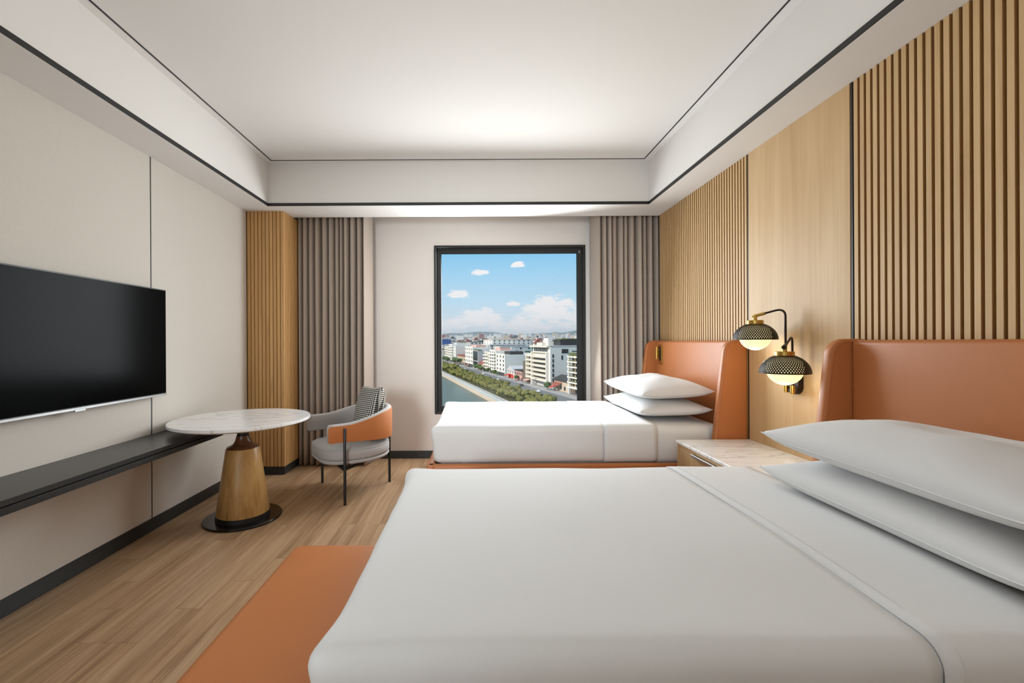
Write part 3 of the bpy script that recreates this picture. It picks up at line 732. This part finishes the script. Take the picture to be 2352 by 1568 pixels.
# ================================================================== OUTSIDE (about thirty metres below)
#CITY
GZ = -28.8
SD = Vector((-.2151, .9766, 0)); SN = Vector((.9766, .2151, 0))        # along the street (away), across it (away from the river)
def SP(s, t, z=0.0): p = SD * s + SN * t; return Vector((p.x, p.y, GZ + z))
def sbox(g, s0, s1, t0, t1, z0, z1):
    c = [SP(s, t, z) for z in (z0, z1) for (s, t) in ((s0, t0), (s0, t1), (s1, t1), (s1, t0))]
    return g.add(c, [(0, 3, 2, 1), (4, 5, 6, 7), (0, 1, 5, 4), (1, 2, 6, 5), (2, 3, 7, 6), (3, 0, 4, 7)])
def SB(s0, s1, t0, t1, z0, z1): return sbox(G(), s0, s1, t0, t1, z0, z1)
def cm(name, c, rough=.8, var=.06): return plain(name, srgb(*c), rough, spec=.2, var=var)
C_white = cm('facade_white', (240, 234, 223)); C_cream = cm('facade_cream', (228, 219, 200)); C_grey = cm('facade_grey', (206, 203, 200)); C_pink = cm('facade_pink', (214, 170, 156))
C_tan = cm('facade_tan', (206, 186, 160)); C_glass = plain('dark_panes', srgb(44, 50, 56), .15); C_roofg = cm('roof_green', (38, 78, 70)); C_roofr = cm('roof_red', (160, 96, 80))
C_roofd = cm('roof_dark', (70, 70, 70)); C_plant = cm('roof_plants', (96, 104, 60), var=.3); C_road = cm('asphalt', (128, 126, 124)); C_pave = cm('pavement', (176, 172, 166))
C_bank = cm('embankment_stone', (194, 176, 154)); C_prom = cm('promenade', (196, 204, 200)); C_grass = cm('verge', (92, 96, 56), var=.3); C_red = cm('awning_red', (206, 74, 60)); C_dkgr = cm('scaffold_net', (120, 108, 92))
C_soil = cm('city_ground', (140, 138, 134)); C_blue = cm('board_blue', (70, 100, 160)); C_car = plain('car_paint', srgb(236, 236, 236), .25); C_tyre = plain('tyre', srgb(30, 30, 30), .7)
b = MB('river_water', .06, 0, .5); b.p.inputs['Roughness'].default_value = .3; b.p.inputs['Specular IOR Level'].default_value = .2; b.base(srgb(96, 98, 72)); wv = b.noise(b.coords((.5, .16, 1)), 1.0, 4, .6); b.bump(wv, .5, .5)
M_water = b.m
b = MB('tree_leaves', .8, 0, .2); fn = b.noise(b.coords((1, 1, 1), 9), 1.4, 4, .7); b.base(b.ramp(fn, [(.3, srgb(78, 88, 42)), (.5, srgb(124, 122, 62)), (.72, srgb(164, 144, 84))])); b.bump(fn, .8, .6); M_leaf = b.m
b = MB('tree_leaves_dark', .8, 0, .2); fn = b.noise(b.coords((1, 1, 1), 9), 1.2, 4, .7); b.base(b.ramp(fn, [(.3, srgb(48, 68, 42)), (.5, srgb(84, 106, 60)), (.72, srgb(120, 134, 80))])); b.bump(fn, .8, .6); M_leafd = b.m
M_bark = plain('bark', srgb(92, 74, 58), .9)

# ---- ground, river, embankment, road
T_W, T_P, T_V, T_R, T_S = 57.0, 57.6, 62.2, 83.0, 98.0
def strip(name, s0, s1, t0, t1, z0, z1, mat): return struct(mk(name, SB(s0, s1, t0, t1, z0, z1), mat))
strip('river', 20, 1500, -500, T_W + .5, -5.0, -2.0, M_water)
struct(mk('embankment', G().add([SP(s, t, z) for s in (20, 1500) for (t, z) in ((T_W - .6, -4), (T_P, -4), (T_P, 0.0), (T_W, -1.9))], [(0, 1, 2, 3), (7, 6, 5, 4), (0, 4, 5, 1), (1, 5, 6, 2), (2, 6, 7, 3), (3, 7, 4, 0)]), C_bank))
strip('promenade', 20, 1500, T_P, T_V - 1.6, -4, 0, C_prom); strip('footpath', 20, 1500, T_V - 1.6, T_V, -4, .02, C_pave)
strip('verge', 20, 1500, T_V, T_R, -4, .05, C_grass); strip('road', 20, 1500, T_R, T_S, -4, 0, C_road); strip('pavement', 20, 1500, T_S, 105.5, -4, .15, C_pave)
strip('city_ground', 20, 1600, 105.5, 3500, -4, 0, C_soil)
def tz(d): return GZ + max(0.0, d - 600) * .020
struct(mk('far_ground', G().add([(-4000, 1470, GZ - .3), (4000, 1470, GZ - .3), (4000, 6000, tz(6000) - 18), (-4000, 6000, tz(6000) - 18), (-4000, 1470, GZ - 9), (4000, 1470, GZ - 9), (4000, 6000, GZ), (-4000, 6000, GZ)], [(0, 1, 2, 3), (7, 6, 5, 4), (0, 4, 5, 1), (1, 5, 6, 2), (2, 6, 7, 3), (3, 7, 4, 0)]), C_soil))
rg = Vector(SP(150, T_P + .4))
rail = empty('railing', SP(300, T_P + .5), 'pale riverside railing along the promenade edge', 'railing')
mk('hand_rail', SB(60, 700, T_P + .45, T_P + .60, .95, 1.10), C_white, rail); mk('lower_rail', SB(60, 700, T_P + .45, T_P + .60, .45, .53), C_white, rail)
pp = None
for k in range(90):
    s = 180 + k * 4
    if pp is None: pp = mk('post', SB(s - .12, s + .12, T_P + .42, T_P + .64, 0, 1.15), C_white, rail)
    else: copy(pp, SP(s, T_P + .53, 0), rail)
kb = tag(mk('kerb', SB(60, 900, T_V - .2, T_V + .2, 0, .5), C_pave), 'low pale kerb between footpath and verge trees', 'kerb')

# ---- houses of the riverside row
def wins(parent, pr, s_list, z_list, ws, hs, t, mat=None, name='window'):
    for z in z_list:
        for s in s_list:
            c = SP(s, t, z)
            key = (round(ws, 2), round(hs, 2))
            if key not in pr: pr[key] = mk(name, SB(s - ws / 2, s + ws / 2, t - .18, t + .1, z, z + hs), mat or C_glass, parent)
            else: copy(pr[key], SP(s, t - .04, z), parent)
def side_wins(parent, pr, t_list, z_list, wt, hs, s, mat=None):
    for z in z_list:
        for t in t_list:
            key = ('s', round(wt, 2), round(hs, 2))
            if key not in pr: pr[key] = mk('window', SB(s - .18, s + .1, t - wt / 2, t + wt / 2, z, z + hs), mat or C_glass, parent)
            else: copy(pr[key], SP(s - .04, t, z), parent)
def frange(a, b_, n): return [a + (b_ - a) * (k + .5) / n for k in range(n)]
PR = {}
FT = 105.5
def house(s0, s1, dep, hgt, mat, label, floors=6, cols=3, ws=1.6, hs=1.8, balc=False, roofstuff=None, t0=FT):
    e = empty('building', SP((s0 + s1) / 2, t0 + dep / 2, 0), label, 'building')
    mk('wall', SB(s0, s1, t0, t0 + dep, 0, hgt), mat, e)
    fh = hgt / floors
    wins(e, PR, frange(s0, s1, cols), [fh * k + fh * .28 for k in range(1, floors)], ws, hs, t0)
    if balc:
        for k in range(1, floors):
            mk('balcony', SB(s0 + .4, s1 - .4, t0 - 1.7, t0, fh * k - .25, fh * k + .75), C_white, e)
    mk('parapet', SB(s0 - .1, s1 + .1, t0 - .1, t0 + .5, hgt, hgt + .9), mat, e)
    mk('shopfront', SB(s0 + 1, s1 - 1, t0 - .3, t0 + .2, .2, fh * .8), C_glass, e)
    if roofstuff: mk('roof_room', SB(s0 + (s1 - s0) * .25, s1 - (s1 - s0) * .1, t0 + dep * .3, t0 + dep * .8, hgt, hgt + 2.8), roofstuff, e)
    return e
# large modern apartment block nearest the road bend
E = empty('building', SP(284, 122, 0), 'large white modern apartment block with long stacked balconies and dark roof pavilion', 'building')
s0, s1 = 262, 306
mk('wall', SB(s0, s1 - 12, FT, FT + 36, 4.0, 27.0), C_white, E); mk('wall', SB(s1 - 12, s1, FT + 1, FT + 30, 4.0, 21.6), C_white, E); mk('wall', SB(s0 + 1, s1 - 1, FT + 2, FT + 34, 0, 4.0), C_grey, E)
mk('recess', SB(s0 + 3, s1 - 13, FT - .06, FT + .2, 5, 20.4), C_glass, E); mk('recess', SB(s1 - 11, s1 - 1, FT - .06 + 1, FT + 1.2, 5, 20.4), C_glass, E)
fh = 3.05
for k in range(6):
    z = 4.0 + fh * k
    mk('balcony', SB(s0 + 2.5, s1 - 12.5, FT - 2.2, FT, z, z + 1.45), C_cream, E); mk('balcony', SB(s1 - 12, s1 + .4, FT - 1.6, FT + 1, z + .2, z + 1.5), C_cream, E)
    mk('window', SB(s0 - .15, s0 + .1, FT + 1.4, FT + 2.3, z + .4, z + 2.6), C_glass, E)
mk('balcony', SB(s0 + 2.5, s1 - 12.5, FT - 1.6, FT, 22.6, 23.2), C_cream, E); mk('balcony', SB(s0 + 1.0, s1 - 9.5, FT - 1.8, FT, 26.2, 27.4), C_cream, E)
mk('pier', SB(s1 - 13.6, s1 - 12.2, FT - 2.0, FT, 0, 23), C_white, E); mk('pier', SB(s0 + 2.0, s0 + 3.2, FT - 2.0, FT, 3.8, 23), C_white, E); mk('pier', SB(s1 - .6, s1 + .3, FT - 1.5, FT + 1, 3.8, 22), C_white, E)
mk('recess', SB(s0 + 4, s1 - 14, FT - .06, FT + .2, 23.4, 26), C_glass, E)
for k in range(7): mk('mullion', SB(s0 + 5 + k * 3.6, s0 + 5.3 + k * 3.6, FT - .12, FT - .06, 23.4, 26), C_white, E)
for (t, z, wt, hz) in ((FT + 10, 22.5, 4.4, 2.7), (FT + 16.5, 23.4, 3.4, .6), (FT + 21.5, 23.4, 3.4, .6), (FT + 8.0, 18.4, .9, 2.7), (FT + 13.2, 18.4, .9, 2.7), (FT + 16.4, 18.4, 1.9, 2.7), (FT + 16.4, 15.2, 1.9, 2.2), (FT + 16.4, 12.0, 1.9, 2.2), (FT + 16.4, 8.8, 1.9, 2.2)):
    mk('window', SB(s0 - .15, s0 + .1, t - wt / 2, t + wt / 2, z, z + hz), C_glass, E)
mk('roof_slab', SB(s0 - .3, s1 - 11, FT - .6, FT + 36, 27.0, 27.5), C_grey, E)
rp = mk('roof_pavilion', SB(s0 + 5, s0 + 20, FT + 9, FT + 34, 27.5, 30.6), C_glass, E); mk('canopy', SB(s0 + 3, s0 + 22, FT + 8, FT + 35, 30.6, 31.2), C_roofd, E)
mk('roof_plants', SB(s0 + 5, s0 + 20, FT + 10, FT + 34, 31.2, 31.9), C_plant, E); mk('roof_room', SB(s0 + 16, s0 + 24, FT + 5, FT + 12, 27.5, 32.4), C_white, E); mk('terrace_roof', SB(s0 + 20, s0 + 30, FT + 2, FT + 8, 27.5, 29.4), C_cream, E)
# balcony block at the right edge of the view
E = empty('building', SP(222, 118, 0), 'cream apartment block with planted balconies beyond the low brown houses', 'building')
mk('wall', SB(206, 233, FT + 1.5, FT + 24, 3.5, 23), C_tan, E); mk('wall', SB(207, 232, FT + 3, FT + 22, 0, 3.5), C_roofd, E)
for k in range(7):
    z = 3.6 + 2.9 * k; bb = mk('balcony', SB(205, 234.5, FT - 1, FT + 3, z, z + .75), C_white, E)
    if k: mk('planting', SB(206, 233, FT - .8, FT - .1, z + .75, z + 1.15), C_plant, bb)
    if k < 6: wins(E, PR, frange(207, 233, 6), [z + .9], 2.0, 1.8, FT + 1.5)
mk('pier', SB(233, 234.2, FT - .6, FT + .6, 0, 21.2), C_white, E); mk('roof_room', SB(210, 228, FT + 4, FT + 18, 23, 26.2), C_white, E); mk('roof_plants', SB(205, 234, FT, FT + 3, 22.4, 23.5), C_plant, E)
# low brown houses between the two blocks
E = empty('house', SP(248, 112, 0), 'low brown house with rusty awnings squeezed between two tall blocks', 'house')
mk('wall', SB(238, 258, FT + 1, FT + 12, 0, 7.2), C_tan, E); mk('roof', G().add([SP(s, t, z) for s in (237.5, 258.5) for (t, z) in ((FT - .5, 6.6), (FT + 6, 9.4), (FT + 12.5, 7))], [(0, 1, 4, 3), (1, 2, 5, 4), (0, 2, 1), (3, 4, 5), (0, 3, 5, 2)]), C_roofd, E)
mk('awning', G().add([SP(s, t, z) for s in (246, 257) for (t, z) in ((FT - 2.0, 3.6), (FT + 1, 5.2), (FT + 1, 4.8), (FT - 2, 3.3))], [(0, 1, 5, 4), (1, 2, 6, 5), (2, 3, 7, 6), (3, 0, 4, 7), (0, 3, 2, 1), (4, 5, 6, 7)]), C_roofr, E)
wins(E, PR, [242, 248, 254], [1.0], 2.2, 2.2, FT + 1)
E = empty('building', SP(314, 112, 0), 'tall narrow building wrapped in brown scaffold netting', 'building')
mk('netting', SB(309, 318, FT + .5, FT + 10, 0, 15.5), C_dkgr, E); mk('stair_head', SB(310, 316, FT + 2, FT + 8, 15.5, 18.4), C_roofd, E)
E = empty('house', SP(330, 110, 0), 'small house with red tiled front and grey flat roof', 'house')
mk('wall', SB(319, 337, FT, FT + 9, 0, 7.5), C_pink, E); mk('roof', SB(318.6, 337.4, FT - .8, FT + 9.4, 7.5, 8.0), C_roofd, E); wins(E, PR, frange(319, 337, 4), [4.2], 1.6, 2.0, FT)
E = empty('house', SP(349, 112, 0), 'white gabled house with a red shop below', 'house')
mk('wall', SB(339, 358, FT, FT + 12, 0, 6.5), C_white, E); mk('roof', G().add([SP(s, t, z) for t in (FT - .6, FT + 12.4) for (s, z) in ((338.4, 6.4), (348.5, 10.2), (358.6, 6.4))], [(0, 1, 4, 3), (1, 2, 5, 4), (0, 2, 1), (3, 4, 5), (0, 3, 5, 2)]), C_grey, E)
mk('shopfront', SB(341, 356, FT - .3, FT, .3, 3.4), C_red, E); wins(E, PR, frange(340, 357, 3), [4.0], 1.6, 1.8, FT)
house(366, 395, 24, 18.5, C_white, 'white four-row building with small square windows and blank grey side', 5, 3, 2.4, 2.0, False, C_roofd)
house(396, 420, 20, 21.5, C_white, 'white house with stepped balconies beside the four-row building', 7, 3, 2.0, 1.7, True, C_pink)
house(421, 444, 18, 19.5, C_cream, 'cream house with narrow balconies and a low roof room', 6, 3, 2.0, 1.7, True, C_tan)
E = empty('house', SP(458, 112, 0), 'low yellow house with red sloping roof behind street trees', 'house')
mk('wall', SB(447, 470, FT, FT + 14, 0, 6.8), C_tan, E); mk('roof', G().add([SP(s, t, z) for s in (446, 471) for (t, z) in ((FT - 1, 6.2), (FT + 7, 11.2), (FT + 15, 6.4))], [(0, 1, 4, 3), (1, 2, 5, 4), (0, 2, 1), (3, 4, 5), (0, 3, 5, 2)]), C_roofr, E); wins(E, PR, frange(448, 469, 4), [2.0], 2.0, 2.2, FT)
E = empty('building', SP(486, 114, 0), 'building with dark glass front and plain grey side wall', 'building')
mk('wall', SB(473, 499, FT, FT + 18, 0, 20.3), C_grey, E); mk('glazing', SB(474.5, 497.5, FT - .3, FT + .1, 9.2, 19.6), C_glass, E); mk('glazing', SB(474.5, 497.5, FT - .3, FT + .1, 1.5, 8), C_glass, E); mk('roof_plants', SB(474, 498, FT + .5, FT + 5, 20.3, 21.3), C_plant, E)
for k in range(1, 5): mk('mullion', SB(474.5 + k * 4.6, 474.9 + k * 4.6, FT - .36, FT - .3, 1.5, 19.6), C_roofd, E)
house(500, 548, 22, 23.6, C_white, 'white building with a grid of twelve windows and roof garden', 5, 4, 3.2, 2.4, False, C_pink)
house(619, 638, 46, 23.8, C_white, 'narrow blank white building with a long bare side wall', 6, 1, 2.4, 2.0, False, None)
house(646, 684, 26, 26.0, C_white, 'pale building with rounded corner balconies and planted roof', 7, 4, 3.0, 1.8, True, C_grey)
house(685, 726, 26, 23.0, C_cream, 'distant cream building with balconies near the river bend', 6, 4, 3.0, 1.8, True, C_tan)
E = empty('house', SP(590, 118, 0), 'low house with rust red roof between white buildings', 'house')
mk('wall', SB(556, 614, FT + 2, FT + 20, 0, 11), C_tan, E); mk('roof', SB(555, 615, FT + 1, FT + 21, 11, 12.6), C_roofr, E); wins(E, PR, frange(558, 612, 5), [6.0], 3.0, 2.2, FT + 2)
# ---- larger blocks in the second row
def block(s0, s1, t0, t1, z, mat, label, roof=None, rh=1.0, rmat=None, nw=0, fl=6):
    e = empty('building', SP((s0 + s1) / 2, (t0 + t1) / 2, 0), label, 'building'); mk('wall', SB(s0, s1, t0, t1, 0, z), mat, e)
    if rmat: mk('roof', SB(s0 - .5, s1 + .5, t0 - .5, t1 + .5, z, z + rh), rmat, e)
    if nw:
        f_ = z / fl
        side_wins(e, PR, frange(t0, t1, nw), [f_ * k + f_ * .3 for k in range(1, fl)], 1.8, 1.7, s0)
        wins(e, PR, frange(s0, s1, 3), [f_ * k + f_ * .3 for k in range(2, fl)], 2.4, 1.8, t0)
    return e
block(345, 400, 136, 176, 19.5, C_roofg, 'wide building with dark green metal roof behind the white row', None, 1.6, C_roofg)
block(420, 470, 168, 206, 22.0, C_roofg, 'long shed with dark green upper roof beside the peach block', None, 1.6, C_roofg)
block(430, 470, 212, 240, 26.5, C_tan, 'plain peach block with flat roof rising behind the green roof', None, .8, C_tan)
block(500, 530, 138, 200, 24.0, C_white, 'long low white block with roof tanks behind the riverside row', None, .8, C_grey, 6, 6)
block(556, 602, 140, 190, 26.0, C_grey, 'pale grey block with flat roof terraces behind the window grid building', None, .8, C_white, 7, 7)
block(606, 660, 156, 214, 33.0, C_white, 'tallest white apartment house with metal frame on its roof', None, .8, C_pink, 8, 9)
block(702, 760, 136, 190, 29.0, C_grey, 'grey block with planted roof behind the balcony buildings', None, 1.2, C_plant, 5, 7)
block(664, 698, 136, 160, 30.0, C_grey, 'grey block with small side windows at the far row', None, .8, C_roofd, 4, 7)
E = empty('billboard', SP(800, 112, 0), 'blue rooftop billboard at the far end of the riverside row', 'billboard')
mk('base_block', SB(790, 812, 110, 140, 0, 25), C_grey, E); mk('board', SB(789.4, 790, 108, 126, 26, 35), C_blue, E)
for t in (110, 124): mk('post', SB(790, 790.6, t - .4, t + .4, 25, 33), C_roofd, E)
# ---- the dense city behind: houses of a few pixels each
rc = random.Random(21)
hp = []
ug = G()
for r_ in range(4):
    for c_ in range(3):
        z_ = .16 + r_ * .21; q_ = -.5 + (c_ + .5) / 3; ug.box(q_ - .07, q_ + .07, -.506, -.49, z_, z_ + .11); ug.box(-.506, -.49, q_ - .07, q_ + .07, z_, z_ + .11)
hw = mk('windows', ug, C_glass, None, local=True)
for i, (mw, mr) in enumerate(((C_white, C_grey), (C_cream, C_roofr), (C_grey, C_roofd), (C_pink, C_roofr), (C_white, C_roofg), (C_tan, C_grey))):
    w_ = mk('wall', G().box(-.5, .5, -.5, .5, 0, 1), mw, None, local=True); r_ = mk('roof', G().box(-.52, .52, -.52, .52, 1, 1.05).box(-.2, .25, -.3, .2, 1.05, 1.18), mr, None, local=True); hp.append((w_, r_, hw))
LB = ['small white flat-roofed house in the dense city behind the riverside row', 'small cream house with red roof in the dense city', 'small grey dark-roofed house in the dense city', 'small pink house with red roof in the dense city', 'small white house with green roof in the dense city', 'small tan house with pale roof in the dense city']
foot = [(345, 400, 136, 176), (420, 470, 168, 206), (430, 470, 212, 240), (500, 530, 138, 200), (556, 602, 140, 190), (606, 660, 156, 214), (664, 698, 136, 160), (702, 760, 136, 190), (255, 310, 100, 146), (200, 240, 100, 134), (788, 814, 105, 142), (615, 640, 105, 154)]
cnt = 0
for k in range(9000):
    if cnt >= 290: break
    d = 290 + 1160 * rc.random() ** .75; xx = rc.uniform(-.13, .27) * d; P = Vector((xx, d, 0)); s = P.dot(SD); t = P.dot(SN)
    wx, wy = rc.uniform(9, 22), rc.uniform(9, 20)
    if t - wx / 2 < (133 if s < 760 else 64): continue
    fp = (s - wy / 2 - 1, s + wy / 2 + 1, t - wx / 2 - 1, t + wx / 2 + 1)
    if any(fp[0] < q[1] and fp[1] > q[0] and fp[2] < q[3] and fp[3] > q[2] for q in foot): continue
    foot.append(fp)
    i = rc.choice([0, 0, 0, 1, 1, 2, 2, 3, 4, 5, 5]); hgt = rc.uniform(11, 21) + (rc.random() < .15) * 7
    e = empty('city_house', (xx, d, tz(d) if d > 600 else GZ), LB[i], 'house', 'houses of the dense city, kind %d' % i, math.atan2(SN.y, SN.x))
    for q in hp[i]:
        if q is hw and d > 900: continue
        c = q.copy(); C.objects.link(c); c.parent = e; c.location = (0, 0, 0); c.scale = (wx, wy, hgt)
    cnt += 1
for a, b_, c_ in hp: D.objects.remove(a); D.objects.remove(b_)
D.objects.remove(hw)
g = G(); mi = []
for k in range(3600):
    d = 1500 + 3400 * rc.random() ** .8; xx = rc.uniform(-.16, .32) * d; w_ = rc.uniform(9, 30); hgt = rc.uniform(8, 18) + (rc.random() < .04) * rc.uniform(8, 26)
    g.box(xx - w_ / 2, xx + w_ / 2, d - w_ / 2, d + w_ / 2, GZ - 2, tz(d) + hgt); mi += [rc.choice([0, 0, 0, 0, 1, 1, 1, 1, 2, 2, 2, 3, 4])] * 6
dc = mk('distant_city', g, C_white)
for m_ in (C_grey, C_tan, C_roofr, C_roofd): dc.data.materials.append(m_)
dc.data.polygons.foreach_set('material_index', mi)
tag(dc, 'countless distant buildings merging into haze on the skyline', 'skyline', kind='stuff')
V = []; Fc = []; n = 90
for i in range(n + 1):
    xx = -2600 + 5600 * i / n; hh = 60 + 46 * mnoise.noise(Vector((i * .17, 2.2, 0))) + 26 * mnoise.noise(Vector((i * .6, 5.2, 0)))
    V += [(xx, 5200, GZ), (xx, 5300, GZ + hh + 78), (xx, 5700, GZ + hh + 50), (xx, 5900, GZ)]
for i in range(n):
    for k in range(3): a = i * 4 + k; Fc.append((a, a + 4, a + 5, a + 1))
struct(mk('hills', G().add(V, Fc), cm('hill_green', (92, 104, 92)), None, 60))
# cable-stayed bridge towers and masts on the skyline
for (px, d, hz) in ((.092, 3300, 112), (.000, 3300, 106), (.158, 1500, 64)):
    o = mk('mast', G().tube([(px * d, d, GZ), (px * d, d, GZ + hz)], [1.8, .5], 8), C_grey); tag(o, 'thin tall mast standing on the hazy skyline', 'mast', 'masts on the skyline')

# ---- trees of the verge and the street
def tree_geom(seed, w_, hgt, lumps):
    r = random.Random(seed); bm = bmesh.new()
    for k in range(lumps):
        a = r.uniform(0, 6.28); rad = r.uniform(0, .55) * w_; c = Vector((rad * math.cos(a), rad * math.sin(a), hgt * r.uniform(.5, .82))); s_ = w_ * r.uniform(.42, .62)
        res = bmesh.ops.create_icosphere(bm, subdivisions=3, radius=1.0, matrix=Matrix.Translation(c) @ Matrix.Diagonal((s_, s_, s_ * .72, 1)))
        for v in res['verts']:
            d = (v.co - c); v.co += d.normalized() * (mnoise.noise(v.co * 1.1 + Vector((seed, 0, 0))) * .55 + mnoise.noise(v.co * 3.1) * .35) * s_ * .5
    return G().bm(bm)
tm = [(tree_geom(k, 2.6 + .5 * (k % 3), 5.2 + .6 * (k % 2), 6), k) for k in range(4)]
tp = [mk('crown', g_, M_leaf, None, 70, local=True) for g_, k in tm]; tk = mk('trunk', G().tube([(0, 0, 0), (.1, 0, 1.6), (0, .1, 3.8)], [.24, .17, .10], 8), M_bark, None, 60, local=True)
rt = random.Random(4)
def tree(s, t, k, sc_, label, group, mat=None):
    e = empty('tree', SP(s, t, .05), label, 'tree', group, rt.uniform(0, 6.28)); e.scale = (sc_, sc_, sc_ * rt.uniform(.85, 1.1))
    for q in (tp[k], tk):
        c = q.copy(); C.objects.link(c); c.parent = e; c.location = (0, 0, 0); c.name = 'crown' if q is not tk else 'trunk'
        if mat and q is not tk:
            c.data = c.data.copy(); c.data.materials.clear(); c.data.materials.append(mat)
s = 165.0
while s < 740:
    st = 4.8 if s < 420 else 8.5
    for t in (65.0, 70.0, 75.0):
        tree(s + rt.uniform(-1.5, 1.5), t + rt.uniform(-1.2, 1.2), rt.randrange(4), rt.uniform(.70, 1.0) * (1 if s < 420 else 1.3), 'olive green tree in the grove between river and road', 'trees of the riverside grove')
    s += st
for (s, t, k, sc_) in ((453, 100, 0, 1.3), (444, 99.5, 1, 1.3), (435, 100, 2, 1.2), (462, 100, 3, 1.2), (556, 98.5, 0, 1.6), (567, 98.5, 1, 1.7), (579, 98.5, 2, 1.6), (590, 98.5, 3, 1.6), (256, 101, 3, 1.0), (410, 101, 1, .9), (385, 101, 2, .8), (660, 97, 0, 1.5), (690, 97, 2, 1.5), (640, 97, 3, 1.5), (374, 101, 2, .7), (320, 101, 1, .8)):
    tree(s, t, k, sc_, 'dark green street tree in front of the riverside row', 'street trees along the row', M_leafd)
for o in tp + [tk]: D.objects.remove(o)
# ---- shop awnings, cars and lamp posts on the street
for (s, w_, m_, lb) in ((251, 4, C_red, 'bright red shop stand before the low brown house'), (300, 8, C_pink, 'pinkish awning under the big apartment block'), (327, 6, C_red, 'red awning in front of the small red-fronted house'), (350, 5, C_red, 'red awning before the gabled white house'), (520, 14, C_roofr, 'rusty red stall roof among the far street trees'), (600, 12, C_red, 'red awning far along the street')):
    e = empty('awning', SP(s, 102.5, 0), lb, 'awning')
    mk('canopy', G().add([SP(s + ds, t, z) for ds in (-w_ / 2, w_ / 2) for (t, z) in ((100.6, 2.4), (104.6, 3.4), (104.6, 3.2), (100.6, 2.1))], [(0, 1, 5, 4), (1, 2, 6, 5), (2, 3, 7, 6), (3, 0, 4, 7), (0, 3, 2, 1), (4, 5, 6, 7)]), m_, e)
    for ds in (-w_ / 2 + .2, w_ / 2 - .2): mk('post', SB(s + ds - .08, s + ds + .08, 100.7, 100.86, 0, 2.3), C_roofd, e)
def car(s, t, m_, label):
    e = empty('car', SP(s, t, 0), label, 'car')
    pr = [(-2.2, .35), (2.2, .35), (2.25, .75), (1.4, .9), (.8, 1.42), (-1.0, 1.45), (-1.8, .95), (-2.25, .85)]
    mk('body', G().prism(pr, lambda p, k: SP(s + p[0], t + (.85 if k else -.85), p[1])), m_, e); mk('glazing', G().prism([(-1.55, .96), (1.2, .96), (.75, 1.36), (-.95, 1.39)], lambda p, k: SP(s + p[0], t + (.87 if k else -.87), p[1])), C_glass, e)
    for ds in (-1.35, 1.35):
        for dt in (-.78, .78): mk('wheel', G().tube([SP(s + ds, t + dt - .12, .33), SP(s + ds, t + dt + .12, .33)], .33, 12), C_tyre, e, 40)
car(246, 91, C_car, 'white car on the road below the big apartment block'); car(283, 93, C_roofd, 'dark car on the road before the scaffolded building'); car(392, 92, C_car, 'white car passing the four-row white building'); car(470, 90, C_car, 'white car on the road by the dark glass building'); car(330, 89, C_car, 'white car partly behind the grove near the red-fronted house')
for s in (240, 275, 315, 365, 430, 500):
    e = empty('street_lamp', SP(s, 85.5, 0), 'slim grey street lamp between grove and road', 'street lamp', 'street lamps along the road')
    mk('pole', G().tube([SP(s, 85.5, 0), SP(s, 85.5, 8.2), SP(s, 87.5, 8.6)], .12, 8), C_grey, e); mk('head', SB(s - .3, s + .3, 87, 88.2, 8.5, 8.7), C_roofd, e)
# ---- summer haze over the city
hz = MB('haze_air'); hz.t.nodes.remove(hz.p); vs = hz.n('ShaderNodeVolumeScatter'); vs.inputs['Color'].default_value = (.93, .96, 1.0, 1); vs.inputs['Density'].default_value = .00018; vs.inputs['Anisotropy'].default_value = .2
hz.l(vs.outputs[0], hz.out.inputs['Volume'])
tag(mk('haze', G().box(-3500, 3500, 420, 5900, GZ - 3, GZ + 170), hz.m), 'thin pale haze lying over the distant city', 'haze', kind='stuff')
